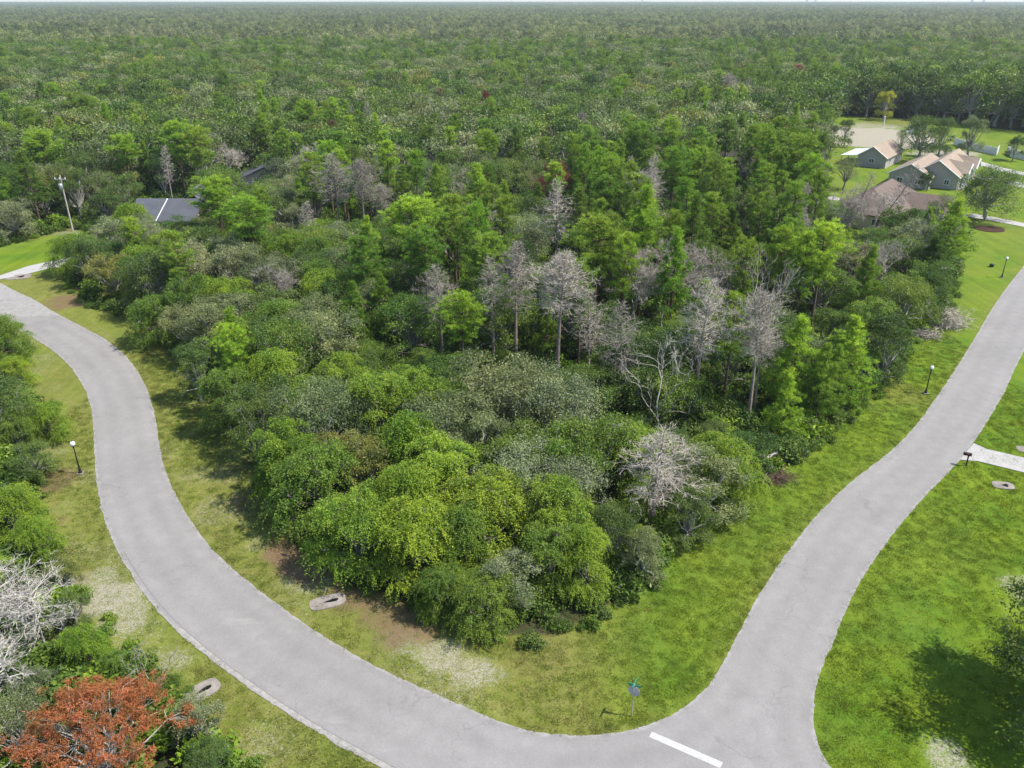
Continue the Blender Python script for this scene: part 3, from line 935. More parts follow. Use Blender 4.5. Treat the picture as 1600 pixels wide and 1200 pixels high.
def plant_px(kind, u, v_top, H, color, label, **kw):
    """tree whose top shows at photo pixel (u, v_top); its foot is the ground point below"""
    x, y = G(u, v_top, H * .97)
    return plant(kind, x, y, H, color, label, **kw)

# ------------------------------------------------------------------ the trees one can point to
def hand(lst):
    for r in lst:
        kind, u, v, H, color, label = r[:6]
        plant_px(kind, u, v, H, color, label, **(r[6] if len(r) > 6 else {}))

W = lambda **k: k
hand([
    # dead grey pines of the middle of the wood
    ('dead_pine', 875, 408, 14.5, 'dead', 'broad pale dead pine with a dense halo of twigs in the middle of the wood', W(var=3, wide=1.5)),
    ('dead_pine', 806, 392, 14.0, 'dead', 'grey dead pine close behind and left of the broad haloed dead pine', W(var=0, wide=1.4)),
    ('dead_pine', 770, 408, 13.0, 'dead', 'thin dead pine left of the pair of grey haloed pines', W(var=2, wide=1.12)),
    ('dead_pine', 686, 424, 11.5, 'dead', 'dead lavender grey pine just behind the bright round pine', W(var=0, wide=1.45)),
    ('dead_pine', 925, 462, 10.5, 'dead', 'lower dead pine hugging the right side of the broad haloed one', W(var=1, wide=1.3)),
    ('dead_pine', 977, 482, 12.0, 'dead', 'slender grey dead pine drooping right of the broad haloed one', W(var=1, wide=1.25)),
    ('dead_pine', 1104, 448, 14.5, 'dead', 'tall brownish dead pine in front of the green pine above the right road', W(var=0, wide=1.3)),
    ('dead_pine', 1196, 466, 14.0, 'dead', 'brownish dead pine nearest the right road verge', W(var=3, wide=1.15)),
    ('dead_pine', 1030, 682, 9.0, 'dead', 'dense drooping silver dead pine at the front right of the wood', W(var=1, wide=2.5)),
    ('dead_pine', 522, 248, 15.0, 'dead', 'left one of two pale dead pines at the back left of the wood', W(var=0, wide=1.5)),
    ('dead_pine', 562, 256, 14.5, 'dead', 'right one of two pale dead pines at the back left of the wood', W(var=3, wide=1.3)),
    ('dead_pine', 476, 320, 10.0, 'dead', 'small sparse dead pine below the two pale dead pines', W(var=2, wide=1.3)),
    ('dead_pine', 872, 292, 14.0, 'dead', 'ragged lichen grey dead pine beneath the dark red tree', W(var=1, wide=1.5)),
    ('dead_pine', 770, 330, 12.5, 'dead', 'thin mossy grey dead pine between green pines', W(var=2, wide=.9)),
    ('dead_pine', 742, 272, 12.0, 'dead', 'narrow bare pole of a dead pine among green pines', W(var=2, wide=.7)),
    ('dead_pine', 1020, 262, 14.0, 'dead', 'grey dead pine at the back of the tall pine stand', W(var=1, wide=1.12)),
    ('dead_pine', 1175, 235, 12.0, 'dead', 'grey dead pine before the lawns of the tan houses', W(var=3, wide=1.12)),
    ('dead_pine', 1140, 118, 15.0, 'dead', 'far pale dead pine beyond the tall pine stand', W(var=3, wide=1.3)),
    ('dead_pine', 1172, 125, 14.0, 'dead', 'second far pale dead pine beyond the tall pine stand', W(var=0, wide=1.1)),
    ('dead_pine', 985, 250, 13.0, 'dead', 'grey dead pine right of the dark red tree', W(var=2, wide=1.12)),
    ('dead_pine', 1290, 240, 13.5, 'dead', 'bare pine left of the shed with the tin roof', W(var=2)),
    ('dead_pine', 255, 232, 13.0, 'dead', 'tall bare orange trunk with a brown top behind the grey roof', W(var=2, wide=.9)),
    # bare, lichen pale oaks
    ('bare_tree', 1048, 398, 11.0, 'dead', 'pale lichen covered bare oak behind the brownish dead pines', W(var=1, wide=1.3)),
    ('bare_tree', 1085, 420, 10.0, 'dead', 'spreading lavender grey bare oak behind the green pine', W(var=1, wide=1.3)),
    ('bare_tree', 1125, 405, 10.0, 'dead', 'grey bare oak right of the spreading lavender one', W(var=2, wide=1.1)),
    ('snag', 1185, 432, 11.5, 'dead', 'bleached snag with stubby crooked limbs above the right dead pine', W(var=0, wide=1.1)),
    ('snag', 1040, 556, 9.5, 'dead', 'white forked snag rising behind the silver dead pine', W(var=1, wide=1.1)),
    ('bare_tree', 1005, 425, 9.5, 'dead', 'grey twiggy bare oak right of the broad haloed pine', W(var=1, wide=1.1)),
    ('bare_tree', 430, 430, 7.5, 'dead', 'small grey bare oak among leafy oaks on the left slope of the wood', W(var=1)),
    # leaning and broken
    ('dead_pine', 1330, 270, 12.5, 'dead', 'dead grey pine leaning right across the brown roof', W(var=2, wide=1.4, tilt=(.38, .2))),
    ('dead_pine', 1312, 290, 11.5, 'dead', 'shorter dead pine leaning right at the left end of the brown roof', W(var=1, wide=1.2, tilt=(.3, .1))),
    ('bare_tree', 1352, 300, 10.0, 'dead', 'twiggy grey tree leaning before the middle of the brown roof', W(var=2, wide=1.1, tilt=(.3, .1))),
    ('dead_pine', 1378, 250, 14.0, 'dead', 'longest leaning dead pine in front of the brown roof', W(var=2, wide=1.3, tilt=(.55, .1))),
    ('bare_tree', 1330, 315, 9.0, 'dead', 'grey tangled bare oak under the leaning pines', W(var=1, wide=1.12)),
    ('bare_tree', 1385, 395, 8.0, 'dead', 'grey tangled bare oak in the gap by the right lawn', W(var=1, wide=1.12)),
    ('snag', 1420, 350, 10.5, 'dead', 'pale leaning snag at the edge of the right lawn', W(var=0, tilt=(.35, .3))),
    # green pines
    ('pine', 720, 470, 11.0, 'freshpine', 'bright rounded pine standing alone in front of the dead pines', W(var=2, wide=1.25)),
    ('pine', 645, 322, 14.5, 'freshpine', 'large layered pine with a broad flat top left of the dead pines', W(var=2, wide=1.45)),
    ('pine', 700, 345, 13.5, 'pine', 'pine touching the right side of the large layered pine', W(var=0, wide=1.3)),
    ('full_pine', 574, 362, 12.5, 'pine', 'dense cone shaped pine left of the large layered pine', W(var=0, wide=1.1)),
    ('full_pine', 596, 432, 10.0, 'pine', 'dense pine leaning on the front of the cone shaped pine', W(var=1, wide=1.0)),
    ('pine', 1098, 448, 13.0, 'pine', 'green pine half hidden by the tall brownish dead pine', W(var=4, wide=1.3)),
    ('pine', 1150, 470, 12.0, 'pine', 'green pine between the two brownish dead pines', W(var=0, wide=1.0)),
    ('full_pine', 1252, 505, 10.5, 'freshpine', 'light green full skirted pine beside the right verge', W(var=0, wide=1.2)),
    ('full_pine', 1338, 500, 9.8, 'freshpine', 'light green full skirted pine nearest the middle street lamp', W(var=1, wide=1.25)),
    ('full_pine', 1293, 545, 8.5, 'pine', 'lower pine between the two light green full skirted pines', W(var=1, wide=1.0)),
    ('pine', 1292, 362, 14.0, 'freshpine', 'tall bright pine with clumped tufts left of the right lawn', W(var=2, wide=1.25)),
    ('full_pine', 1462, 372, 9.5, 'deep', 'dark bushy pine jutting onto the right lawn', W(var=0, wide=1.25)),
    ('pine', 480, 165, 15.5, 'freshpine', 'bright tall pine far behind the left of the wood', W(var=2, wide=1.4)),
    ('pine', 272, 198, 15.0, 'freshpine', 'bright tall pine behind the grey roofed house', W(var=2, wide=1.4)),
    ('pine', 305, 205, 14.5, 'pine', 'pine at the right shoulder of the bright pine behind the grey roof', W(var=0, wide=1.4)),
    ('pine', 335, 288, 13.5, 'freshpine', 'large bright pine right beside the grey roof', W(var=2, wide=1.6)),
    ('pine', 385, 318, 12.5, 'freshpine', 'broad yellowish pine right of the large one by the grey roof', W(var=2, wide=1.6)),
    ('pine', 62, 212, 14.0, 'freshpine', 'bright pine at the far left above the oaks', W(var=2, wide=1.6)),
    ('pine', 190, 218, 13.0, 'freshpine', 'bright pine among oaks above the left lawn', W(var=2, wide=1.5)),
    ('pine', 1200, 262, 15.0, 'pine', 'tall pine on the right end of the tall pine stand', W(var=1, wide=1.12)),
    ('pine', 1100, 240, 15.0, 'pine', 'tall dark pine in the centre of the tall pine stand', W(var=0, wide=1.12)),
    # coloured dead crowns
    ('oak', 872, 255, 11.0, 'wine', 'dark red leaved dying tree at the back of the wood', W(var=3, wide=.8)),
    ('oak', 848, 195, 10.5, 'brown', 'brownish grey dying tree behind the dark red one', W(var=3, wide=.8)),
    ('oak', 918, 238, 10.0, 'wine', 'small maroon tree right of the dark red one', W(var=3, wide=.7)),
    ('pine', 760, 146, 13.0, 'wine', 'lone rust red pine far out in the green canopy', W(var=1, wide=1.0)),
    ('pine', 686, 142, 12.5, 'brown', 'faded reddish pine left of the lone rust red pine', W(var=1, wide=.9)),
    ('pine', 520, 192, 12.0, 'brown', 'small brown topped pine among grey oaks', W(var=3, wide=.8)),
    ('pine', 1248, 104, 15.0, 'brown', 'tall tan topped pine beyond the lawns', W(var=3, wide=1.4)),
    # left flank of the wood along the bend
    ('oak', 135, 372, 7.6, 'dim', 'grey green oak overhanging the left driveway', W(var=0, wide=1.1)),
    ('oak', 168, 398, 6.8, 'olive', 'olive oak at the mouth of the left driveway', W(var=3, wide=1.1)),
    ('oak', 210, 402, 7.0, 'mid', 'round oak right of the olive oak by the driveway', W(var=1, wide=1.0)),
    ('oak', 165, 340, 7.5, 'sage', 'wispy pale oak in front of the sandy yard', W(var=3, wide=1.0)),
    ('open_oak', 228, 348, 7.5, 'sage', 'pale open oak beside the sandy yard', W(var=1)),
    ('broadleaf', 200, 322, 8.0, 'bright', 'bright leafy tree left of the grey roof', W(var=0, wide=1.1)),
    ('broadleaf', 240, 462, 6.2, 'mid', 'leafy tree bulging over the bend verge', W(var=2)),
    ('oak', 252, 480, 4.6, 'olive', 'low yellowish oak spreading onto the bend verge', W(var=3, wide=1.3)),
    ('oak', 330, 480, 7.2, 'grey', 'silvery oak with drooping wisps behind the bend verge', W(var=2)),
    ('oak', 300, 540, 6.4, 'dim', 'dark oak low on the bend verge', W(var=1)),
    ('broadleaf', 345, 578, 7.0, 'mid', 'leafy tree over the shaded verge of the bend', W(var=1, wide=1.0)),
    ('broadleaf', 420, 555, 7.6, 'lime', 'yellow tinted leafy tree behind the shaded bend verge', W(var=0, wide=1.0)),
    ('oak', 395, 630, 6.6, 'dim', 'dark green oak above the shaded verge', W(var=0, wide=.9)),
    ('broadleaf', 440, 668, 7.4, 'bright', 'bright leafy tree with a deep shaded foot on the left front edge', W(var=1, wide=1.05)),
    ('oak', 500, 610, 8.0, 'grey', 'greyish oak in the left front of the wood', W(var=2)),
    ('broadleaf', 490, 700, 7.0, 'mid', 'dark sided leafy tree in a notch of the left front', W(var=2, wide=.95)),
    ('broadleaf', 585, 585, 8.6, 'lime', 'tall yellow green leafy tree crowning the left front', W(var=1, wide=1.05)),
    ('broadleaf', 640, 655, 7.8, 'bright', 'vine draped tree below the tall yellow green one', W(var=0, wide=.95)),
    ('broadleaf', 690, 690, 7.6, 'lime', 'yellowish vine draped tree at the heart of the front mass', W(var=1, wide=1.0)),
    ('oak', 565, 690, 7.0, 'olive', 'olive oak behind the front vine draped trees', W(var=3, wide=.9)),
    ('broadleaf', 552, 780, 6.4, 'lime', 'lime coloured vine draped tree nearest the curving road', W(var=2, wide=.95)),
    ('broadleaf', 648, 790, 6.6, 'bright', 'broad vine draped tree at the very front of the wood', W(var=2, wide=.95)),
    ('broadleaf', 722, 800, 6.2, 'mid', 'leafy tree right of the broad front vine draped one', W(var=0, wide=.85)),
    ('oak', 795, 868, 4.8, 'sage', 'pale silvery low oak at the front tip', W(var=3, wide=1.12)),
    ('broadleaf', 860, 822, 5.8, 'mid', 'dark leafy tree at the front tip toward the corner', W(var=1, wide=1.05)),
    ('broadleaf', 912, 830, 5.6, 'lime', 'yellow green tree at the corner end of the wood', W(var=0, wide=.85)),
    ('broadleaf', 760, 900, 4.2, 'mid', 'low drooping tree at the foot of the front tip', W(var=2, wide=1.0)),
    ('broadleaf', 690, 890, 4.0, 'mid', 'low dark tree at the foot of the broad front one', W(var=1, wide=1.1)),
    ('oak', 1008, 838, 4.2, 'grey', 'dark grey green oak with drooping boughs on the corner grass', W(var=1, wide=1.15)),
    ('oak', 960, 800, 5.2, 'dim', 'dim oak below the silver dead pine', W(var=2, wide=.8)),
    ('open_oak', 820, 705, 7.4, 'sage', 'pale limbed open oak with bare grey boughs showing', W(var=0, wide=1.0)),
    ('open_oak', 895, 715, 7.2, 'sage', 'wispy grey oak right of the pale limbed one', W(var=1, wide=.9)),
    ('oak', 790, 578, 9.2, 'grey', 'large grey domed oak in front of the dead pine trunks', W(var=2, wide=1.1)),
    ('oak', 868, 600, 8.6, 'sage', 'grey domed oak right of the large domed one', W(var=2, wide=1.0)),
    ('oak', 745, 640, 8.0, 'grey', 'grey oak tucked below the large domed oak', W(var=0, wide=.9)),
    ('oak', 930, 655, 7.8, 'mid', 'fresh green oak left of the silver dead pine', W(var=0, wide=1.05)),
    ('oak', 1112, 715, 6.0, 'grey', 'blue grey oak right of the silver dead pine', W(var=0, wide=1.1)),
    ('oak', 1080, 770, 5.0, 'dim', 'dim oak below the blue grey one on the right front', W(var=1, wide=1.0)),
    ('oak', 1395, 500, 8.0, 'deep', 'dark oak standing over the right verge', W(var=1, wide=.9)),
    ('broadleaf', 1365, 470, 8.6, 'mid', 'leafy tree left of the dark oak on the right verge', W(var=1, wide=1.0)),
    ('broadleaf', 1455, 430, 6.6, 'deep', 'dark leafy tree under the bushy pine by the right lawn', W(var=0, wide=1.0)),
    # yards
    ('oak', 1558, 270, 9.2, 'dim', 'twin trunked oak in a round mulch bed on the right lawn', W(var=2, wide=1.15)),
    ('oak', 1452, 268, 4.2, 'deep', 'small round dark oak before the tan house', W(var=3, wide=.9)),
    ('oak', 1568, 267, 4.0, 'deep', 'dark clipped round shrub tree on the right driveway', W(var=3, wide=1.0)),
    ('oak', 1447, 185, 11.0, 'deep', 'big dark oak behind the tan house', W(var=0, wide=1.15)),
    ('oak', 1478, 186, 10.0, 'dim', 'tall oak right of the big dark oak behind the house', W(var=1, wide=.9)),
    ('oak', 1526, 185, 10.0, 'grey', 'vase shaped grey oak in front of the white fence', W(var=1, wide=.95)),
    ('oak', 1592, 212, 6.5, 'deep', 'dark oak by the white fence at the far right', W(var=3, wide=1.0)),
    ('oak', 1325, 188, 7.5, 'dim', 'small upright oak left of the pale building site', W(var=1, wide=.75)),
    ('oak', 1304, 196, 7.0, 'grey', 'thin grey oak beside the small upright one', W(var=1, wide=.7)),
    ('open_oak', 1412, 205, 6.5, 'sage', 'thin wispy oak behind the shed ridge', W(var=0, wide=.55)),
    ('open_oak', 1326, 248, 7.0, 'grey', 'grey open oak on the lawn left of the tan house', W(var=1, wide=.9)),
    ('oak', 1480, 310, 7.0, 'grey', 'grey oak before the brown roofed house by the right drive', W(var=0, wide=1.0)),
    ('oak', 1430, 345, 5.5, 'dim', 'slim dark oak against the brown roofed house wall', W(var=1, wide=.7)),
    # foreground left
    ('broadleaf', 12, 505, 3.2, 'mid', 'low leafy bush tree at the left frame edge by the bend', W(var=2, wide=1.1)),
    ('broadleaf', 20, 560, 3.6, 'bright', 'bright bushy tree at the left frame edge below the bend', W(var=0, wide=1.1)),
    ('broadleaf', 65, 632, 3.8, 'bright', 'leafy tree reaching toward the left street lamp', W(var=2, wide=1.15)),
    ('broadleaf', 15, 650, 4.2, 'mid', 'leafy tree left of the one reaching to the street lamp', W(var=1, wide=1.1)),
    ('oak', 45, 695, 3.6, 'dim', 'dark oak in the shade beside the left street lamp', W(var=0, wide=1.1)),
    ('broadleaf', 12, 770, 4.4, 'bright', 'bright leafy tree at the left frame edge below the lamp', W(var=0, wide=1.15)),
    ('broadleaf', 45, 815, 3.4, 'bright', 'bright leafy tree behind the white dead tree', W(var=2, wide=1.0)),
    ('oak', 92, 868, 3.2, 'olive', 'small olive bush oak beside the sandy patch', W(var=3, wide=.9)),
    ('oak', 108, 930, 2.6, 'dim', 'low dim bush oak right of the white dead tree', W(var=0, wide=1.0)),
    ('white_dead', 40, 915, 5.4, 'dead', 'white dead tree with a wide flat spray of branches at the left', W(var=0, wide=1.0)),
    ('white_dead', -38, 885, 7.0, 'dead', 'white dead tree cut by the left frame edge', W(var=1, wide=.9)),
    ('white_dead', -5, 1010, 4.6, 'dead', 'lower white dead tree at the left frame edge above the rust tree', W(var=1, wide=.9)),
    ('snag', 236, 1030, 4.2, 'dead', 'small forked white snag beside the concrete culvert', W(var=1, wide=1.1)),
    ('broadleaf', 120, 985, 3.4, 'bright', 'leafy tree above the rust tree', W(var=2, wide=.8)),
    ('broadleaf', 172, 1022, 2.6, 'mid', 'leafy tree between the rust tree and the road', W(var=1, wide=.85)),
    ('broadleaf', 250, 1060, 2.6, 'mid', 'low leafy bush tree behind the white snag', W(var=2, wide=.9)),
    ('oak', 300, 1098, 3.6, 'sage', 'pale silvery oak right of the rust tree', W(var=3, wide=.95)),
    ('oak', 322, 1168, 2.6, 'dim', 'low dull green oak at the bottom frame edge right of the rust tree', W(var=2, wide=.9)),
    ('oak', 62, 1052, 2.4, 'grey', 'grey oak under the white dead trees', W(var=0, wide=1.0)),
    ('open_oak', 10, 1090, 5.0, 'grey', 'grey open oak at the left frame edge beside the rust tree', W(var=0, wide=.9)),
    ('oak', 1702, 905, 8.5, 'deep', 'dark oak leaning in from the right frame edge', W(var=1, wide=1.05)),
    ('oak', 1730, 960, 8.5, 'deep', 'dark oak outside the right frame edge that shades the lawn', W(var=2, wide=1.1)),
])
# the rust coloured tree in the near corner
def rust_tree(seed):
    S, B = Soup(seed), Soup(seed + 500)
    r = S.r
    H, R = 7.0, 4.4
    fork = np.array([0, 0, 1.6])
    B.limb(bent(r, (0, 0, -.2), fork, 4, .05), (.3, .27, .24, .22), 7, 0)
    for i in range(34):
        q = (i + .5) / 34
        rr = R * math.sqrt(q) * .88 * r.uniform(.85, 1.1)
        az = i * 2.4
        c = np.array([rr * math.cos(az), rr * math.sin(az), H * (.52 + .44 * (1 - (rr / R) ** 1.6)) + r.normal(0, .25)])
        path = bent(r, fork, c, 5, .07)
        B.limb(path, (.09, .06, .045, .03, .012), 5, 0)
        k = 11
        C = c + r.normal(0, 1, (k, 3)) * np.array([.50, .50, .26])
        for p in C[::2]:
            B.limb(bent(r, path[3], p, 3, .1), (.022, .014, .006), 3, 0)
        m = 62
        P0 = np.repeat(C, m, 0) + r.normal(0, .12, (k * m, 3))
        P1 = P0 + unit(r.normal(0, 1, (k * m, 3)) + np.array([0, 0, .6])) * r.uniform(.12, .27, (k * m, 1))
        S.blades(P0, P1, r.uniform(.035, .065, k * m), np.clip(np.repeat(r.normal(.45, .24, k), m) + r.normal(0, .12, k * m), 0, 1))
    return S.mesh('crown', [M_LEAF_DRY]), B.mesh('trunk', [M_BLEACH])
plant('oak', *G(1379, 188), 9.5, 'yellow', 'yellow flowering tree at the far edge of the lawns', var=1, wide=.9)
PR['rust'] = [rust_tree(91)]; PH['rust'] = [7.0]; PR_R['rust'] = 4.2; NAME['rust'] = ('rust_tree', 'rust tree')
plant_px('rust', 140, 1104, 5.8, 'rust', 'rust red needled tree in the bottom left corner of the view', wide=1.12)

# ------------------------------------------------------------------ the rest of the canopy, tree by tree
LAND = [(h, h2) for h, h2 in []]
taken = np.array([(t[0], t[1], t[2]) for t in TREES])

def canopy_points():
    """blue-noise scatter of tree feet over the woodland out to 640 m"""
    r = np.random.default_rng(21)
    cell = {}
    pts = []
    def ok(x, y, d):
        cx, cy = int(x // 6), int(y // 6)
        for i in range(cx - 2, cx + 3):
            for j in range(cy - 2, cy + 3):
                for (a, b, e) in cell.get((i, j), ()):
                    if (a - x) ** 2 + (b - y) ** 2 < (min(d, e)) ** 2:
                        return False
        return True
    for x, y, rr in taken:
        cell.setdefault((int(x // 6), int(y // 6)), []).append((x, y, rr * .95))
    n = 46000
    Y = np.sqrt(r.uniform(24 ** 2, 640 ** 2, n))
    order = np.argsort(Y)
    Y = Y[order]
    X = r.uniform(-.72, .72, n) * Y + r.uniform(-14, 14, n)
    sd = in_wood(np.stack([X, Y], 1))
    mu = r.random(n)
    for x, y, s, m in zip(X, Y, sd, mu):
        d = 3.3 + 1.3 * m + min(1.6, max(0, y - 100) * .012)
        if s < 1.6 or (s < d * .55):
            continue
        if ok(x, y, d):
            cell.setdefault((int(x // 6), int(y // 6)), []).append((x, y, d))
            pts.append((x, y, s, d))
    return np.array(pts)
CAN = canopy_points()
HOUSE_KEEP = []      # filled below by the yards
LOOKW = {'grey': 'grey green', 'sage': 'silvery', 'deep': 'dark green', 'mid': 'mid green', 'bright': 'bright green', 'lime': 'yellow green', 'pine': 'green', 'freshpine': 'bright green',
         'olive': 'olive', 'dim': 'dull green', 'dead': 'grey', 'ochre': 'ochre', 'brown': 'brownish'}
clump = vnoise(CAN[:, :2], .022, 31)
clump2 = vnoise(CAN[:, :2], .05, 33)
def choose(i):
    """species and colour for the tree at canopy point i, from where it stands"""
    x, y, s, d = CAN[i]
    u, v = PX(x, y, 8)
    m, q = rnd.random(), rnd.random()
    c = clump[i]
    if y < 70 and x > -.36 * y and (x < 2 or y < 60) and not (y > 62 and x > -5):              # leafy front and left flank
        if m < .5: return 'broadleaf', rnd.choice(['mid', 'bright', 'lime', 'bright']), rnd.uniform(6.4, 8.2)
        if m < .95: return 'oak', rnd.choice(['grey', 'dim', 'mid', 'olive', 'sage']), rnd.uniform(6.4, 8.2)
        return 'open_oak', 'sage', 7.5
    if y < 64 and x < -.36 * y:
        return rnd.choice(['broadleaf', 'broadleaf', 'oak']), rnd.choice(['mid', 'bright', 'dim', 'mid']), rnd.uniform(2.3, 3.3)
    if y < 135 and x < -22:
        if m < .25: return 'broadleaf', rnd.choice(['mid', 'bright']), rnd.uniform(6.5, 8)
        if m < .82: return 'oak', rnd.choice(['grey', 'sage', 'dim', 'mid', 'grey']), rnd.uniform(6.8, 8.6)
        return 'pine', rnd.choice(['pine', 'freshpine']), rnd.uniform(9, 12)
    if y < 175 and x > 8 and v < 480 and u < 1330:                # tall pine stand on the right
        if m < .60: return 'pine', rnd.choice(['pine', 'pine', 'freshpine', 'mid']), rnd.uniform(12, 16.5)
        if m < .72: return 'full_pine', rnd.choice(['pine', 'mid']), rnd.uniform(7, 11)
        if m < .82: return 'dead_pine', 'dead', rnd.uniform(10, 14)
        return 'oak', rnd.choice(['dim', 'grey', 'mid']), rnd.uniform(6, 9)
    if y < 150:
        if m < .34: return 'pine', rnd.choice(['pine', 'pine', 'freshpine', 'mid']), rnd.uniform(11, 14.5)
        if m < .55: return 'full_pine', rnd.choice(['pine', 'freshpine']), rnd.uniform(7, 11)
        if m < .60: return 'dead_pine', 'dead', rnd.uniform(9, 13)
        if m < .64: return 'bare_tree', 'dead', rnd.uniform(7, 9)
        return 'oak', rnd.choice(['dim', 'grey', 'mid', 'sage', 'deep']), rnd.uniform(6.5, 8.8)
    if y > 240 and 1230 < u and y < 330:
        return ('oak', rnd.choice(['deep', 'dim', 'mid', 'dim']), rnd.uniform(10, 14)) if m < .75 else ('pine', rnd.choice(['pine', 'mid']), rnd.uniform(13, 17)) if m < .9 else ('dead_pine', 'dead', rnd.uniform(12, 16))
    if m < .05 + .8 * max(0, c - .5):
        return 'pine', rnd.choice(['pine', 'freshpine', 'freshpine', 'mid']), rnd.uniform(10.5, 15)
    if m > .985: return 'dead_pine', 'dead', rnd.uniform(9, 13)
    if m > .972: return 'bare_tree', 'dead', rnd.uniform(8, 9.5)
    return 'oak', rnd.choice(['grey', 'grey', 'sage', 'dim', 'deep', 'mid', 'olive'] if clump2[i] > .45 else ['deep', 'dim', 'mid', 'grey', 'mid']), rnd.uniform(7, 10.5)
# view gaps kept open so that the roofs show between the crowns
GAPS = [(214, 300, 314, 346), (1318, 1470, 288, 322), (379, 391, 281, 298), (128, 150, 352, 366)]
SHOW = [(u0, u1, v0, v1, G(u, v)[1]) for u0, u1, v0, v1, u, v in (
    (735, 940, 400, 575, 875, 615), (645, 730, 430, 545, 690, 580), (940, 1010, 480, 650, 975, 680), (1015, 1150, 450, 650, 1095, 700), (1140, 1235, 470, 670, 1160, 710),
    (950, 1090, 680, 825, 1020, 850), (680, 760, 470, 590, 720, 640), (500, 590, 250, 340, 545, 380), (830, 910, 295, 400, 870, 440), (1000, 1150, 395, 450, 1060, 560),
    (1230, 1380, 500, 660, 1290, 710), (1250, 1340, 370, 480, 1290, 540), (590, 720, 330, 440, 650, 520), (855, 900, 255, 290, 872, 380), (540, 640, 370, 520, 580, 580),
    (0, 150, 640, 745, 60, 735), (-40, 70, 385, 482, 30, 395), (0, 105, 880, 1030, 42, 1045), (130, 330, 880, 1020, 230, 1060), (1000, 1150, 395, 480, 1060, 600), (150, 370, 1040, 1300, 200, 1050))]
def blocks(x, y, H, R):
    ut, vt = PX(x, y, H)
    for u0, u1, v0, v1, gy in SHOW:
        if y < gy - .5:
            hw = FPX * R / (y * CP + 30 * SP)
            if ut + hw * .8 > u0 and ut - hw * .8 < u1 and vt < v1:
                return True
    for u0, u1, v0, v1 in GAPS:
        gy = G((u0 + u1) / 2, v1)[1]
        if y < gy + 2:
            hw = FPX * R / (y * CP + 30 * SP)
            if ut + hw > u0 and ut - hw < u1 and vt < v1 - 4:
                return True
        elif y < gy + 16 and u0 - 8 < ut < u1 + 8:
            return True
    return False
LANDMARK = []
for o in list(COL.objects):
    if o.get('category') and o.parent is None and o.type == 'EMPTY':
        x, y, z = o.location
        if 40 < y < 150:
            LANDMARK.append((x, y, o['label']))
SHORT = [('broad pale dead pine', 'broad haloed dead pine'), ('bright rounded pine', 'bright rounded pine'), ('large layered pine', 'large layered pine'), ('left one of two pale', 'two pale dead pines'),
         ('dense drooping silver', 'silver dead pine'), ('tall brownish dead', 'tall brownish dead pine'), ('brownish dead pine nearest', 'brownish verge dead pine'), ('light green full skirted pine beside', 'light green full skirted pine'),
         ('dark bushy pine', 'bushy pine on right lawn'), ('tall bright pine with clumped', 'tall clumped bright pine'), ('large grey domed', 'large grey domed oak'), ('tall yellow green leafy', 'tall yellow green front tree'),
         ('large bright pine right beside', 'pine by the grey roof'), ('grey green oak overhanging', 'oak over left driveway'), ('dark red leaved', 'dark red tree'), ('silvery oak with drooping', 'silvery oak by the bend'),
         ('pale lichen covered', 'pale lichen covered bare oak'), ('dense cone shaped', 'dense cone shaped pine'), ('ragged lichen grey', 'ragged grey dead pine'), ('bleached snag', 'bleached snag'),
         ('grey dead pine before the lawns', 'dead pine before the lawns'), ('tall dark pine in the centre', 'dark pine stand centre'), ('lone rust red', 'lone rust red pine'), ('bright tall pine far behind', 'far bright tall pine'),
         ('bright pine among oaks', 'bright pine over left lawn'), ('grey dead pine at the back', 'dead pine behind the stand'), ('grey tangled bare oak under', 'leaning dead pines'), ('leafy tree reaching', 'leafy tree by the left street lamp'),
         ('white dead tree with', 'white dead tree'), ('yellow tinted leafy', 'yellow tinted tree by the bend'), ('bright pine at the far left', 'bright pine at the far left')]
SHORT_AT = []
for o in list(COL.objects):
    if o.get('category') and o.parent is None:
        for a, b in SHORT:
            if o['label'].startswith(a):
                SHORT_AT.append((o.location.x, o.location.y, b))
def where(x, y):
    best = min(SHORT_AT, key=lambda s: math.hypot(s[0] - x, (s[1] - y) * .8))
    u0, v0 = PX(best[0], best[1], 6); u, v = PX(x, y, 6)
    if abs(u - u0) > abs(v - v0) * 1.3:
        rel = 'left of' if u < u0 else 'right of'
    else:
        rel = 'behind' if y > best[1] else 'in front of'
    return rel + ' the ' + best[2]
COUNT = {}
LIMIT = {'oak_tree': 296, 'pine_tree': 290, 'broadleaf_tree': 290, 'dead_pine_tree': 120, 'bare_tree': 60, 'dead_snag': 30}
for o in COL.objects:
    if o.get('category'):
        k = o.name.split('.')[0]
        COUNT[k] = COUNT.get(k, 0) + 1
REST, FILL = [], []
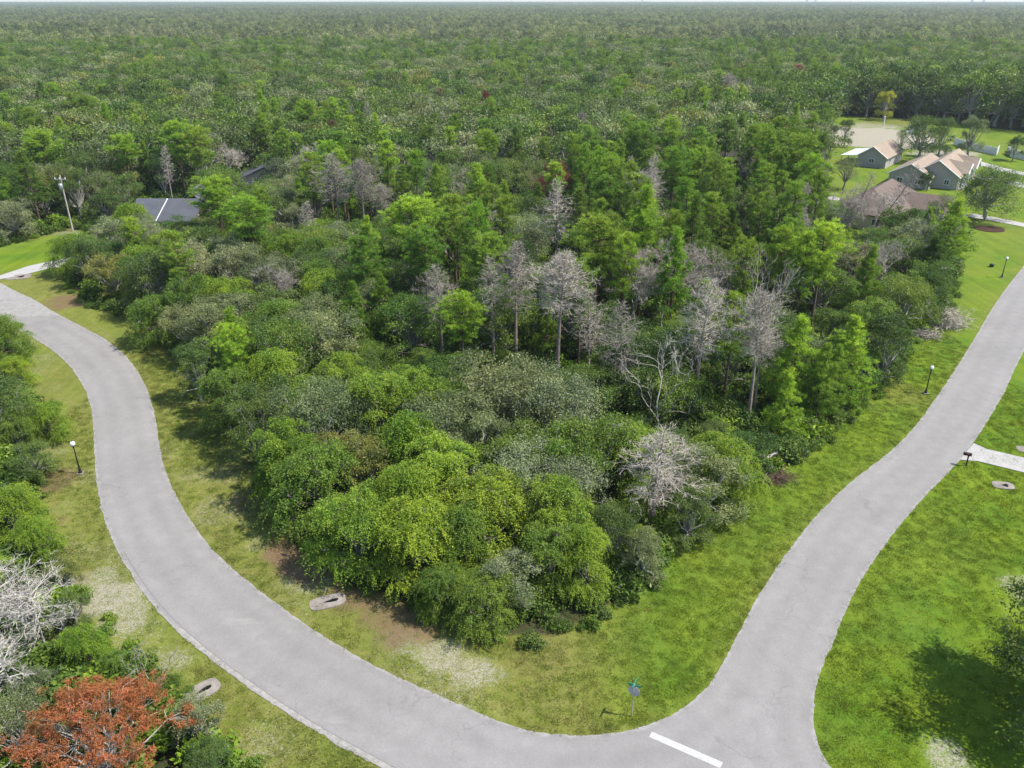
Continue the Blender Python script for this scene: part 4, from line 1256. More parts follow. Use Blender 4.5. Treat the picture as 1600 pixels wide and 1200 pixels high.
for i in range(len(CAN)):
    x, y, s, d = CAN[i]
    if y < 60 and x > -16 and rnd.random() < .22: continue
    kind, color, H = choose(i)
    R = d * .62
    if s < 3: H *= .88
    for H2 in (H, 6.0, 4.2, 3.0):
        if H2 > H: continue
        if H2 < H:
            if kind not in ('oak', 'broadleaf'): kind = 'oak'
            if color in ('dead', 'pine', 'freshpine', 'grey', 'sage'): color = rnd.choice(['mid', 'deep', 'dim', 'mid'])
        H = H2
        if not blocks(x, y, H, R): break
    else:
        continue
    nm = NAME[kind][0]
    ci = i % len(PR[kind])
    wide = {'oak': R / (PR_R['oak'] * H / 7.6) * 1.5, 'broadleaf': 1.05, 'pine': .95 + .35 * rnd.random(), 'full_pine': 1.0, 'dead_pine': 1.25}.get(kind, 1.1)
    wide = min(wide, 1.5)
    if COUNT.get(nm, 0) >= LIMIT.get(nm, 300) or y > 330:
        REST.append((x, y, H, kind, ci, color, wide)); continue
    COUNT[nm] = COUNT.get(nm, 0) + 1
    look = LOOKW[color] + ' ' + NAME[kind][1] if color != 'dead' else {'dead_pine': 'twiggy grey dead pine', 'bare_tree': 'bare grey limbed tree', 'snag': 'bleached snag'}[kind]
    if kind == 'full_pine': look = 'full skirted ' + look
    if kind == 'open_oak': look = 'open ' + look
    if y < 190:
        lab = look + ' ' + where(x, y)
    else:
        u, v = PX(x, y, 6)
        z = ('beyond the left lawn' if u < 230 else 'beyond the grey roofed house' if u < 430 else 'behind the two pale dead pines' if u < 660 else 'beyond the dark red tree' if u < 940
             else 'beyond the tall pine stand' if u < 1240 else 'beyond the tan houses')
        lab = look + ' in the canopy ' + ('close ' if y < 225 else 'well ' if y < 270 else 'far ') + z
    FILL.append((plant(kind, x, y, H, color, lab, group=lab, var=ci, wide=wide), lab, PX(x, y, H * .8)[0]))

BYLAB, PHM = {}, 1.0
for o, lab, u in FILL:
    BYLAB.setdefault(lab, []).append((u, o))
for lab, lst in BYLAB.items():
    subs = [('', lst)]
    if len(lst) > 3:
        hh = sorted(o.scale.z / PHM for u, o in lst)
        md = hh[len(hh) // 2]
        subs = [('tall ', [q for q in lst if q[1].scale.z >= md]), ('low ', [q for q in lst if q[1].scale.z < md])]
    for adj, sub in subs:
        sub.sort(key=lambda q: q[0])
        pos = {1: [''], 2: ['left-hand ', 'right-hand '], 3: ['leftmost ', 'middle ', 'rightmost ']}.get(len(sub))
        for k, (u, o) in enumerate(sub):
            o['label'] = (pos[k] if pos else '') + adj + lab
            o['group'] = adj + lab
            if len(sub) == 1: del o['group']

# ------------------------------------------------------------------ masses: undergrowth, far woods
def scatter(name, pts, rot, scl, idx, protos, label):
    """one object that repeats the given meshes over its points"""
    me = bpy.data.meshes.new(name)
    me.vertices.add(len(pts))
    me.vertices.foreach_set('co', np.asarray(pts, np.float32).ravel())
    for nme, typ, val in (('rot', 'FLOAT', rot), ('scl', 'FLOAT', scl), ('idx', 'INT', idx)):
        at = me.attributes.new(nme, typ, 'POINT')
        at.data.foreach_set('value', np.asarray(val, np.int32 if typ == 'INT' else np.float32))
    at = me.attributes.new('leafcol', 'FLOAT_COLOR', 'POINT')
    cl = np.ones((len(pts), 4), np.float32)
    cl[:, :3] = np.array([c for m, c in protos])[np.asarray(idx)] * np.random.default_rng(len(pts)).uniform(.82, 1.2, (len(pts), 1))
    at.data.foreach_set('color', cl.ravel())
    seen = []
    for m, c in protos:
        if m not in seen: seen.append(m)
    idx = np.array([seen.index(m) for m, c in protos])[np.asarray(idx)]
    me.attributes['idx'].data.foreach_set('value', idx.astype(np.int32))
    o = link(name, me)
    pc = bpy.data.collections.new(name + '_sources')
    for i, m in enumerate(seen):
        p = bpy.data.objects.new('%s_source_%03d' % (name, i), m)
        pc.objects.link(p)
    ng = bpy.data.node_groups.new(name, 'GeometryNodeTree')
    ng.interface.new_socket('Geometry', in_out='INPUT', socket_type='NodeSocketGeometry')
    ng.interface.new_socket('Geometry', in_out='OUTPUT', socket_type='NodeSocketGeometry')
    gi, go = ng.nodes.new('NodeGroupInput'), ng.nodes.new('NodeGroupOutput')
    ip = ng.nodes.new('GeometryNodeInstanceOnPoints')
    ci = ng.nodes.new('GeometryNodeCollectionInfo')
    ci.inputs[0].default_value = pc
    ci.inputs['Separate Children'].default_value = True
    ci.inputs['Reset Children'].default_value = True
    def na(n, t):
        a = ng.nodes.new('GeometryNodeInputNamedAttribute')
        a.data_type = t
        a.inputs[0].default_value = n
        return a.outputs[0]
    cx = ng.nodes.new('ShaderNodeCombineXYZ')
    ng.links.new(na('rot', 'FLOAT'), cx.inputs[2])
    ng.links.new(gi.outputs[0], ip.inputs['Points'])
    ng.links.new(ci.outputs[0], ip.inputs['Instance'])
    ip.inputs['Pick Instance'].default_value = True
    ng.links.new(na('idx', 'INT'), ip.inputs['Instance Index'])
    ng.links.new(cx.outputs[0], ip.inputs['Rotation'])
    ng.links.new(na('scl', 'FLOAT'), ip.inputs['Scale'])
    ng.links.new(ip.outputs[0], go.inputs[0])
    md = o.modifiers.new('scatter', 'NODES')
    md.node_group = ng
    return tag(o, label, None, None, 'stuff')

def whole(fn, wood, **kw):
    """crown and trunk in one coarse mesh, for trees too far off to show their parts"""
    S, B = fn(**kw)
    off = S.n
    S.V += B.V; S.n += B.n
    for q in B.Q: S.Q.append(q + off)
    S.tq += B.tq; S.mq += [m * 0 + 1 for m in B.mq]
    return S.mesh('far_tree', [M_LEAF_FAR if fn is not dead_pine else M_DEADTWIG, wood])
far_oak = [whole(oak, M_LICHEN, seed=101 + k, R=3.9, H=7.6, nl=17, skirt=3, lod=.22, dens=1.0, leaf=.85) for k in range(4)]
far_pine = [whole(pine, M_PBARK, seed=111 + k, H=14, R=3.0, base=.45, nb=46, conic=.2, lod=.3, puffy=1.1) for k in range(3)]
far_dead = [whole(dead_pine, M_DEADBARK, seed=121, H=14, R=2.6, nb=60, dens=.6)]
far_protos, FI = [], {}
for fam, ms, cols in (('oak', far_oak, ('grey', 'sage', 'dim', 'deep', 'mid', 'olive', 'bright', 'lime')), ('pine', far_pine, ('pine', 'freshpine', 'mid', 'deep')), ('dead', far_dead, ('dead',))):
    for c in cols:
        for k, m in enumerate(ms):
            FI[(fam, c, k)] = len(far_protos)
            far_protos.append((m, GREEN[c]))
P_, R2, S2, I2 = [], [], [], []
for x, y, H, kind, ci, color, wide in REST:
    fam = 'pine' if 'pine' in kind and kind != 'dead_pine' else 'dead' if color == 'dead' else 'oak'
    n = {'oak': 4, 'pine': 3, 'dead': 1}[fam]
    if fam == 'pine' and color not in ('pine', 'mid', 'deep'): color = 'pine'
    P_.append((x, y, 0)); R2.append(rnd.uniform(0, 6.28)); S2.append(H / (7.6 if fam == 'oak' else 14) * (1.25 if fam == 'oak' else 1.05)); I2.append(FI[(fam, color, ci % n)])
scatter('distant_woods', P_, R2, S2, I2, far_protos, 'mixed oak and pine woods stretching away beyond the houses')

# tiles of small rough crowns out to the horizon
def tile(seed, side=90.0, n=138):
    S = Soup(seed)
    r = S.r
    jit_ = r.uniform(-.5, .5, (n, 2))
    g = int(math.ceil(math.sqrt(n)))
    k = 0
    for i in range(g):
        for j in range(g):
            x, y = ((i + .5 + r.uniform(-.45, .45)) / g - .5) * side, ((j + .5 + r.uniform(-.45, .45)) / g - .5) * side
            isp = r.random() < .25
            H, R = (r.uniform(11, 16), r.uniform(2.4, 3.8)) if isp else (r.uniform(6, 12), r.uniform(3.8, 6.4))
            m = 125
            tt_ = r.uniform(.0, .95)
            d = unit(r.normal(0, 1, (m, 3)) + np.array([0, 0, .6]))
            C = np.array([x, y, H - R * .8]) + d * np.array([R, R, R * (1.1 if isp else .75)]) * r.uniform(.6, 1.05, (m, 1))
            nrm = unit(d + r.normal(0, .55, (m, 3)))
            a = unit(np.cross(nrm, r.normal(0, 1, (m, 3))))
            sz = r.uniform(.55, 1.25, m)
            S.cards(C, a, np.cross(nrm, a), sz, sz * .8, np.clip(r.normal(tt_, .13, m), 0, 1))
    return S.mesh('canopy_tile', [M_LEAF_FAR])
tiles = [tile(200 + k) for k in range(5)]
tp = [(t, GREEN[c]) for t in tiles for c in ('far1', 'far2', 'far3')]
P_, R2, S2, I2 = [], [], [], []
tr = np.random.default_rng(77)
for gx in np.arange(-6300, 6301, 86):
    for gy in np.arange(-200, 8000, 86):
        if abs(gx) > .80 * gy + 150 or gy < 600 and abs(gx) < .72 * gy + 10:
            continue
        if gy < 640 and math.hypot(gx, gy) < 690 and abs(gx) < .76 * gy + 95:
            continue
        P_.append((gx + tr.uniform(-6, 6), gy + tr.uniform(-6, 6), tr.normal(0, .4) - .5)); R2.append(tr.integers(0, 4) * math.pi / 2 + tr.normal(0, .1))
        S2.append(1.0); I2.append(tr.integers(0, len(tp)))
scatter('far_forest', P_, R2, S2, I2, tp, 'flat green forest reaching to the horizon')

# grass blades on the verges and lawns near the camera
def tuft(seed, n=26):
    S = Soup(seed); r = S.r
    P0 = np.c_[r.normal(0, .16, (n, 2)), np.zeros(n)]
    P1 = P0 + np.c_[r.normal(0, .06, (n, 2)), r.uniform(.05, .15, n)]
    S.blades(P0, P1, .022, np.clip(r.normal(.5, .2, n), 0, 1))
    return S.mesh('grass_tuft', [M_LEAF_FAR])
gt = np.random.default_rng(8)
n = 150000
Q = np.stack([gt.uniform(-45, 55, n), 18 + 80 * gt.random(n) ** 1.5], 1)
Q = Q[np.abs(Q[:, 0]) < .72 * Q[:, 1] + 5]
Q = Q[(in_wood(Q) < .6)]
Q = Q[~inside(Q, ROAD)]
Q = Q[np.minimum(np.minimum(pdist(Q, E_in), pdist(Q, E_out)), pdist(Q, E_rt)) > .02]
den = np.clip(1.05 - spots(Q, sand_px, 3) * 1.15, .06, 1) * (.7 + .35 * vnoise(Q, .7, 41))
Q = Q[gt.random(len(Q)) < den * .8]
lime = np.clip((Q[:, 0] + .18 * (Q[:, 1] - 40) - 3) / 7, 0, 1) + gt.normal(0, .25, len(Q))
tu = [tuft(400 + k) for k in range(3)]
tpz = [(m, c) for m in tu for c in ((.12, .155, .024), (.085, .145, .012), (.140, .180, .014), (.20, .185, .055))]
pick = np.where(lime > .5, gt.choice([1, 2], len(Q)), gt.choice([0, 0, 3, 1], len(Q))) + 4 * gt.integers(0, 3, len(Q))
scatter('grass', np.c_[Q, np.zeros(len(Q))], gt.uniform(0, 6.28, len(Q)), gt.uniform(.6, 1.3, len(Q)), pick, tpz, 'short mown grass with taller tufts on the verges and lawns')

# undergrowth on the forest floor and along its edge
ug = np.random.default_rng(5)
n = 30000
Q = np.stack([ug.uniform(-110, 100, n), ug.uniform(22, 200, n)], 1)
Q = Q[np.abs(Q[:, 0]) < .74 * Q[:, 1] + 6]
sdq = in_wood(Q)
keep = (sdq > .1) & (ug.random(len(Q)) < np.where(sdq < 2.6, 1.0, .5) * np.clip(1.3 - Q[:, 1] / 260, .3, 1))
Q, sdq = Q[keep], sdq[keep]
small = [whole(shrub, M_BARK, seed=300 + k, R=1.3, H=1.5 + .2 * k, dens=.9, lod=.5) for k in range(4)]
up = [(m, GREEN[c]) for m in small for c in ('mid', 'deep', 'dim', 'bright')]
scatter('undergrowth', np.c_[Q, np.zeros(len(Q))], ug.uniform(0, 6.28, len(Q)), np.where(sdq < 1.6, ug.uniform(.25, .55, len(Q)), ug.uniform(.5, 1.25, len(Q))),
        ug.integers(0, len(up), len(Q)), up, 'low green undergrowth beneath and along the edge of the wood')

# ------------------------------------------------------------------ houses
YROAD = math.atan2(d1[1], d1[0]) - math.pi / 2        # turns local +y along the right road
def local(root, rz):
    return root
def gable_roof(x0, x1, y0, y1, ze, zr, over=.45, th=.16, xr=None):
    """two slopes along y as solid slabs"""
    mb = MB()
    xm = (x0 + x1) / 2 if xr is None else xr
    for a in (-1, 1):
        xe = x0 if a < 0 else x1
        k = (zr - ze) / abs(xm - xe)
        xo, zo = xe + a * over, ze - k * over
        pts = [(xo, zo), (xm, zr), (xm, zr + th), (xo, zo + th)]
        mb.add([(x, y0 - over, z) for x, z in pts] + [(x, y1 + over, z) for x, z in pts],
               [(0, 1, 2, 3), (7, 6, 5, 4), (0, 4, 5, 1), (1, 5, 6, 2), (2, 6, 7, 3), (3, 7, 4, 0)])
    return mb
def gable_walls(x0, x1, y0, y1, ze, zr, t=.25):
    xm = (x0 + x1) / 2
    mb = MB()
    for y in (y0, y1 - t):
        P = [(x0, 0), (x1, 0), (x1, ze), (xm, zr - .02), (x0, ze)]
        mb.add([(x, y, z) for x, z in P] + [(x, y + t, z) for x, z in P], [(4, 3, 2, 1, 0), (5, 6, 7, 8, 9)] + [(k, (k + 1) % 5, 5 + (k + 1) % 5, 5 + k) for k in range(5)])
    for x in (x0 + t / 2, x1 - t / 2):
        mb.box((x, (y0 + y1) / 2, ze / 2), (t, y1 - y0 - 2 * t - .004, ze - .01))
    return mb
def rake_trim(x0, x1, y, ze, zr, over=.45):
    mb = MB()
    xm = (x0 + x1) / 2
    k = (zr - ze) / (xm - x0)
    for a in (-1, 1):
        xe = x0 if a < 0 else x1
        mb.tube([(xe + a * (over + .02), y, ze - k * over + .06), (xm, y, zr + .06)], (.11, .11), 4)
    return mb
def window(root, c, w, h, axis, mat_frame=M_WHITE):
    """framed window on a wall facing -y ('y') or +x ('x')"""
    fr, gl = MB(), MB()
    sx = (w, .1, h) if axis == 'y' else (.1, w, h)
    for dz in (-h / 2, h / 2):
        fr.box((c[0], c[1], c[2] + dz), (w + .16, .12, .1) if axis == 'y' else (.12, w + .16, .1))
    for dw in (-w / 2, 0, w / 2):
        fr.box((c[0] + dw, c[1], c[2]) if axis == 'y' else (c[0], c[1] + dw, c[2]), (.08, .11, h - .11) if axis == 'y' else (.11, .08, h - .11))
    f = fr.build('window', mat_frame, root)
    gl.box(c, (w, .05, h) if axis == 'y' else (.05, w, h))
    gl.build('pane', M_GLASS, f)
    return f

# tan house with grey brick gables
def tan_house():
    x, y = G(1386, 289)
    r = empty('house', (x, y, 0), YROAD, 'tan roofed house with grey brick gable ends and white entry columns', 'house')
    gable_walls(0, 8.6, 0, 17, 2.8, 5.1).build('wall', M_BRICK, r)
    gable_walls(4.6, 13.6, 3.2, 22, 2.9, 5.9).build('wall', M_BRICK, r)
    gable_roof(0, 8.6, 0, 17, 2.8, 5.1).build('roof', M_ROOF_TAN, r)
    gable_roof(4.6, 13.6, 3.2, 22, 2.92, 5.95).build('roof', M_ROOF_TAN, r)
    rake_trim(0, 8.6, -.5, 2.8, 5.1).build('roof_trim', M_WHITE, r)
    rake_trim(4.6, 13.6, 2.7, 2.92, 5.95).build('roof_trim', M_WHITE, r)
    for yy in (8.5, 17.0):                        # white trimmed gables that face the road
        g = MB()
        for a in (-1, 1):
            g.add([(9.4, yy, 5.6), (14.9, yy, 5.0), (14.9, yy + a * 2.4, 3.0), (11.5, yy + a * 2.4, 3.05),
                   (9.4, yy, 5.72), (14.9, yy, 5.12), (14.9, yy + a * 2.4, 3.12), (11.5, yy + a * 2.4, 3.17)],
                  [(0, 1, 2, 3), (7, 6, 5, 4), (0, 4, 5, 1), (1, 5, 6, 2), (2, 6, 7, 3), (3, 7, 4, 0)])
        g.build('gable_roof', M_ROOF_TAN, r)
        t = MB()
        for a in (-1, 1):
            t.tube([(14.92, yy, 5.06), (14.92, yy + a * 2.45, 3.02)], (.14, .14), 4)
        t.add([(14.6, yy - 2.1, 3.0), (14.6, yy + 2.1, 3.0), (14.6, yy, 4.8)], [(0, 1, 2)])
        t.build('gable_trim', M_WHITE, r)
        window(r, (14.66, yy, 3.55), .7, .8, 'x')
    for yy in (4.6, 6.4, 8.2, 10.0):
        MB().tube([(14.3, yy, 0), (14.3, yy, 2.85)], (.2, .18), 10).build('column', M_WHITE, r)
    MB().box((14.0, 7.4, .08), (1.2, 7.2, .16)).build('porch', M_CONC, r)
    window(r, (13.68, 12.8, 1.6), 1.8, 1.4, 'x'); window(r, (13.68, 19.5, 1.6), 1.6, 1.4, 'x')
    MB().box((13.66, 7.3, 1.05), (.1, 1.1, 2.1)).build('door', M_DARK, r)
    window(r, (2.4, -.06, 1.5), 1.2, 1.1, 'y'); window(r, (6.2, -.06, 1.5), 1.2, 1.1, 'y'); window(r, (11.4, 3.14, 1.5), 1.0, 1.1, 'y')
    for kk, yy in zip(('first', 'second', 'third', 'fourth', 'fifth'), (3.9, 7.0, 11.5, 13.0, 14.5)):
        e = r.matrix_basis @ Vector((15.6 + .3 * (yy % 2), yy, 0))
        plant('shrub', e.x, e.y, 1.1, 'deep', kk + ' clipped dark shrub along the tan house front, counted from the grey gable', group='clipped shrubs along the tan house front', wide=.9)
    return r
tan_house()

def shed_house():
    x, y = G(1338, 259)
    r = empty('house', (x, y, 0), YROAD, 'smaller tan roofed building with a grey brick gable and tin lean-to', 'house')
    gable_walls(0, 6.8, 0, 15, 2.7, 5.0).build('wall', M_BRICK, r)
    gable_roof(0, 6.8, 0, 15, 2.7, 5.0).build('roof', M_ROOF_TAN, r)
    rake_trim(0, 6.8, -.5, 2.7, 5.0).build('roof_trim', M_WHITE, r)
    MB().add([(-.5, -.3, 2.62), (-.5, 12, 2.62), (-4.2, 12, 2.2), (-4.2, -.3, 2.2), (-.5, -.3, 2.7), (-.5, 12, 2.7), (-4.2, 12, 2.28), (-4.2, -.3, 2.28)],
             [(0, 1, 2, 3), (7, 6, 5, 4), (0, 4, 5, 1), (1, 5, 6, 2), (2, 6, 7, 3), (3, 7, 4, 0)]).build('lean_to_roof', M_TIN, r)
    for yy in (.2, 6, 11.6):
        MB().tube([(-4, yy, 0), (-4, yy, 2.24)], (.08, .08), 6).build('post', M_POLE, r)
    window(r, (3.4, -.06, 1.6), 1.2, 1.0, 'y')
    window(r, (6.86, 4, 1.5), 1.2, 1.1, 'x'); window(r, (6.86, 9, 1.5), 1.2, 1.1, 'x')
    return r
shed_house()

def hip_roof(a, b, c, d, z, r0, r1, zr, th=.15):
    """four corner points and two ridge points"""
    P = [(*a, z), (*b, z), (*c, z), (*d, z), (*r0, zr), (*r1, zr)]
    up = [(x, y, q + th) for x, y, q in P]
    return MB().add(P + up, [(6, 7, 10), (7, 8, 11, 10), (8, 9, 11), (9, 6, 10, 11), (0, 4, 1), (1, 4, 5, 2), (2, 5, 3), (3, 5, 4, 0), (0, 1, 7, 6), (1, 2, 8, 7), (2, 3, 9, 8), (3, 0, 6, 9)])

def brown_house():
    c0 = np.array(G(1398, 342, 2.6)); cl = np.array(G(1312, 321, 2.6)); cr_ = np.array(G(1466, 312, 2.6))
    r = empty('house', (c0[0], c0[1], 0), YROAD, 'brown hip roofed house behind the leaning dead pines', 'house')
    inv = Matrix.Rotation(-YROAD, 3, 'Z')
    L2 = lambda p: (inv @ Vector((p[0] - c0[0], p[1] - c0[1], 0)))
    W_ = max(8.0, abs(L2(cl).x)); D_ = max(9.0, min(26.0, abs(L2(cr_).y)))
    hip_roof((-W_, -.6), (.6, -.6), (.6, D_), (-W_, D_), 2.6, (-W_ / 2, W_ * .42), (-W_ / 2, D_ - W_ * .42), 6.3).build('roof', M_ROOF_BROWN, r)
    w = MB()
    t = .25
    for c, s_ in (((-W_ / 2 + .3, -.1, 1.3), (W_ - .9, t, 2.58)), ((-W_ / 2 + .3, D_ - .5, 1.3), (W_ - .9, t, 2.58)), ((0, D_ / 2 - .3, 1.3), (t, D_ - .7, 2.58)), ((-W_ + .6, D_ / 2 - .3, 1.3), (t, D_ - .7, 2.58))):
        w.box(c, s_)
    w.build('wall', M_TANWALL, r)
    # wing toward the road
    gable = gable_roof(0, 7, 0, 7, 2.7, 4.9)
    g = gable.build('wing_roof', M_ROOF_BROWN, r)
    g.rotation_euler = (0, 0, -math.pi / 2); g.location = (-1.0, D_ * .62 + 3.5, 0)
    gw = gable_walls(0, 7, 0, 6.8, 2.7, 4.9).build('wing_wall', M_TANWALL, r)
    gw.rotation_euler = g.rotation_euler; gw.location = g.location
    for yy in (2.0, 3.6, 5.2):
        MB().tube([(1.4, yy, 0), (1.4, yy, 2.5)], (.18, .16), 10).build('column', M_WHITE, r)
    window(r, (.16, 8.0, 1.5), 1.6, 1.2, 'x'); window(r, (-3, -.28, 1.5), 1.4, 1.2, 'y'); window(r, (-8, -.28, 1.5), 1.4, 1.2, 'y')
    return r
brown_house()

def grey_house():
    a = np.array(G(206, 346, 2.7)); b = np.array(G(303, 346, 2.7))
    w = b[0] - a[0]
    r = empty('house', (a[0], a[1], 0), 0.0, 'grey roofed house hidden among the trees on the left', 'house')
    mb = MB()
    dep = 9.0
    for q in (0, 1):
        P = [(-.4, -.4, 2.6), (w + .4, -.4, 2.6), (w + .4, dep / 2, 5.6), (-.4, dep / 2, 5.6)] if q == 0 else [(w + .4, dep + .4, 2.6), (-.4, dep + .4, 2.6), (-.4, dep / 2, 5.6), (w + .4, dep / 2, 5.6)]
        mb.add(P + [(x, y, z + .15) for x, y, z in P], [(3, 2, 1, 0), (4, 5, 6, 7), (0, 1, 5, 4), (1, 2, 6, 5), (2, 3, 7, 6), (3, 0, 4, 7)])
    mb.build('roof', M_ROOF_GREY, r)
    wl = MB()
    wl.box((w / 2, .1, 1.3), (w, .25, 2.6)); wl.box((w / 2, dep - .1, 1.3), (w, .25, 2.6))
    for x in (.12, w - .12):
        P = [(.24, 0), (dep - .24, 0), (dep - .24, 2.6), (dep / 2, 5.5), (.24, 2.6)]
        wl.add([(x - .12, y, z) for y, z in P] + [(x + .12, y, z) for y, z in P], [(0, 1, 2, 3, 4), (9, 8, 7, 6, 5)] + [(k, 5 + k, 5 + (k + 1) % 5, (k + 1) % 5) for k in range(5)])
    wl.build('wall', M_TANWALL, r)
    # rear wing whose ridge runs away from the road
    g = gable_roof(w - 5.5, w + 2.0, 5.0, 17, 2.7, 7.0).build('wing_roof', M_ROOF_GREY, r)
    gable_walls(w - 5.5, w + 2.0, 9.3, 16.8, 2.7, 6.9).build('wing_wall', M_TANWALL, r)
    # white valley flashing and the screened pool cage
    tr_ = MB(); tr_.tube([(w * .40, -.42, 2.84), (w * .47, dep / 2 - .1, 5.72)], (.07, .07), 5); tr_.build('roof_trim', M_WHITE, r)
    cg = MB()
    for k in range(5):
        x = .8 + k * 1.25
        cg.tube([(x, -4.0, 0), (x, -4.0, 2.3), (x, -.5, 2.55)], (.06, .06, .06), 5)
    for yy, z in ((-4, 2.32), (-2.3, 2.44)):
        cg.tube([(.8, yy, z), (5.8, yy, z)], (.06, .06), 5)
    cage = cg.build('pool_cage', M_WHITE, r)
    sc_ = MB(); sc_.add([(.85, -3.97, .05), (5.75, -3.97, .05), (5.75, -3.97, 2.25), (.85, -3.97, 2.25)], [(0, 1, 2, 3)]); sc_.build('screen', simple('pool_screen', (.35, .5, .48), .3, .5, .05), cage)
    for x in (w * .55, w * .75):
        window(r, (x, -.06, 1.5), 1.3, 1.2, 'y')
    return r
grey_house()

def far_house(u, v, label, roof, wall, w=11, d=8, z=0):
    x, y = G(u, v)
    r = empty('house', (x, y, 0), .2, label, 'house')
    gable_walls(0, w, 0, d, 2.7, 5.0).build('wall', wall, r)
    gable_roof(0, w, 0, d, 2.7, 5.0).build('roof', roof, r)
    window(r, (w * .3, -.06, 1.5), 1.3, 1.2, 'y'); window(r, (w * .7, -.06, 1.5), 1.3, 1.2, 'y')
far_house(376, 300, 'small grey roofed house with a tan wall behind the left trees', M_ROOF_GREY, M_TANWALL)

# white vinyl fence sections across the lawns behind the houses
def vinyl_fence(pts_px, label, h=2.0):
    P = [Vector((*G(*p), 0)) for p in pts_px]
    r = empty('fence', P[0], 0, label, 'fence')
    for a, b in zip(P[:-1], P[1:]):
        n = max(1, round((b - a).length / 2.4))
        rz = math.atan2(b.y - a.y, b.x - a.x)
        for k in range(n):
            p0, p1 = a.lerp(b, k / n) - P[0], a.lerp(b, (k + 1) / n) - P[0]
            MB().box((p0.x, p0.y, h / 2 + .06), (.14, .14, h + .12), rz).build('post', M_WHITE, r)
            m = (p0 + p1) / 2
            MB().box((m.x, m.y, h / 2), ((p1 - p0).length - .15, .06, h - .1), rz).build('panel', M_WHITE, r)
    e = P[-1] - P[0]
    MB().box((e.x, e.y, h / 2 + .06), (.14, .14, h + .12)).build('post', M_WHITE, r)
    return r
vinyl_fence([(1490, 226), (1512, 233), (1534, 238), (1556, 243), (1559, 239)], 'white vinyl privacy fence crossing the lawn behind the vase shaped oak')
vinyl_fence([(1419, 208), (1437, 211)], 'short white fence piece behind the big dark oak', 2.6)
vinyl_fence([(1573, 240), (1581, 246), (1600, 250), (1660, 262)], 'white fence running off the right side behind the dark oak')
mk = empty('marker_post', (*G(1380, 199), 0), 0, 'slim white marker post on the pale building site', 'post')
MB().tube([(0, 0, 0), (0, 0, 3.2)], (.16, .14), 8).build('pole', M_WHITE, mk)
MB().box((0, 0, 3.35), (.5, .3, .3)).build('cap', M_WHITE, mk)

# mulch beds under the twin oak
def bed(u, v, rx, ry):
    x, y = G(u, v)
    P = [(x + rx * math.cos(t) * (1 + .06 * math.sin(3 * t)), y + ry * math.sin(t) * (1 + .06 * math.cos(2 * t))) for t in np.linspace(0, 2 * math.pi, 28, endpoint=False)]
    mb = MB().prism(P, .0, .09)
    return tag(mb.build('mulch_bed', M_MULCH), kind='structure')
bed(1546, 358, 2.6, 2.4)
bed(1490, 369, 1.6, 1.2)

# ------------------------------------------------------------------ street furniture
def street_lamp(u, v, label):
    x, y = G(u, v)
    r = empty('street_lamp', (x, y, 0), 0, label, 'street lamp', 'black post street lamps along the roads')
    MB().box((0, 0, .05), (.5, .5, .1)).build('footing', M_CONC, r)
    MB().lathe([(.17, .09), (.18, .16), (.13, .22), (.10, .50), (.12, .54), (.075, .60)], n=14).build('base', M_BLACK, r, True)
    MB().lathe([(.065, .58), (.055, 1.6), (.05, 2.66), (.08, 2.70), (.08, 2.74), (.06, 2.78)], n=12).build('post', M_BLACK, r, True)
    MB().lathe([(.07, 2.76), (.15, 2.83), (.16, 2.87)], n=14).build('collar', M_BLACK, r, True)
    MB().lathe([(.13, 2.86), (.19, 2.95), (.205, 3.06), (.18, 3.17), (.11, 3.25), (.01, 3.28)], n=18).build('lamp_shade', M_WHITE, r, True)
    MB().lathe([(.06, 3.26), (.03, 3.33), (.035, 3.36), (.002, 3.4)], n=10).build('finial', M_BLACK, r, True)
street_lamp(126, 740, 'black street lamp with a white globe beside the left bend')
street_lamp(1446, 615, 'black street lamp with a white globe on the right verge left of the road')
street_lamp(1565, 434, 'farther black street lamp with a white globe by the right lawn')

def utility_pole():
    x, y = G(114, 361)
    r = empty('utility_pole', (x, y, 0), 0, 'pale wooden utility pole with a transformer above the left lawn', 'utility pole')
    MB().tube([(0, 0, -.2), (0, 0, 10.0)], (.15, .10), 10).build('pole', M_POLE, r)
    MB().box((0, -.14, 9.3), (2.0, .1, .12)).build('crossarm', M_POLE, r)
    MB().lathe([(.05, 7.5), (.32, 7.55), (.34, 8.5), (.28, 8.6), (.05, 8.62)], c=(0, -.48, 0), n=14).build('transformer', M_GALV, r, True)
    for dx in (-.9, -.1, .9):
        MB().lathe([(.06, 9.36), (.09, 9.42), (.05, 9.5), (.08, 9.56), (.02, 9.62)], c=(dx, -.14, 0), n=8).build('insulator', M_WHITE, r)
utility_pole()

def mailbox():
    x, y = G(1509, 728)
    r = empty('mailbox', (x, y, 0), -.45, 'black mailbox on a post beside the right driveway mouth', 'mailbox')
    MB().box((0, 0, .55), (.11, .11, 1.1)).build('post', M_BLACK, r)
    mb = MB()
    prof = [(-.14, 1.1), (.14, 1.1), (.14, 1.26)] + [(.14 * math.cos(t), 1.26 + .12 * math.sin(t)) for t in np.linspace(.3, math.pi - .3, 6)] + [(-.14, 1.26)]
    n = len(prof)
    mb.add([(-.42, a, b) for a, b in prof] + [(.22, a, b) for a, b in prof], [tuple(range(n)), tuple(reversed(range(n, 2 * n)))] + [(k, n + k, n + (k + 1) % n, (k + 1) % n) for k in range(n)])
    mb.build('box', M_BLACK, r)
    MB().box((-.43, 0, 1.22), (.03, .25, .22)).build('door', M_BLACK, r)
    MB().box((-.1, -.16, 1.32), (.16, .02, .1)).build('flag', M_RED, r)
mailbox()

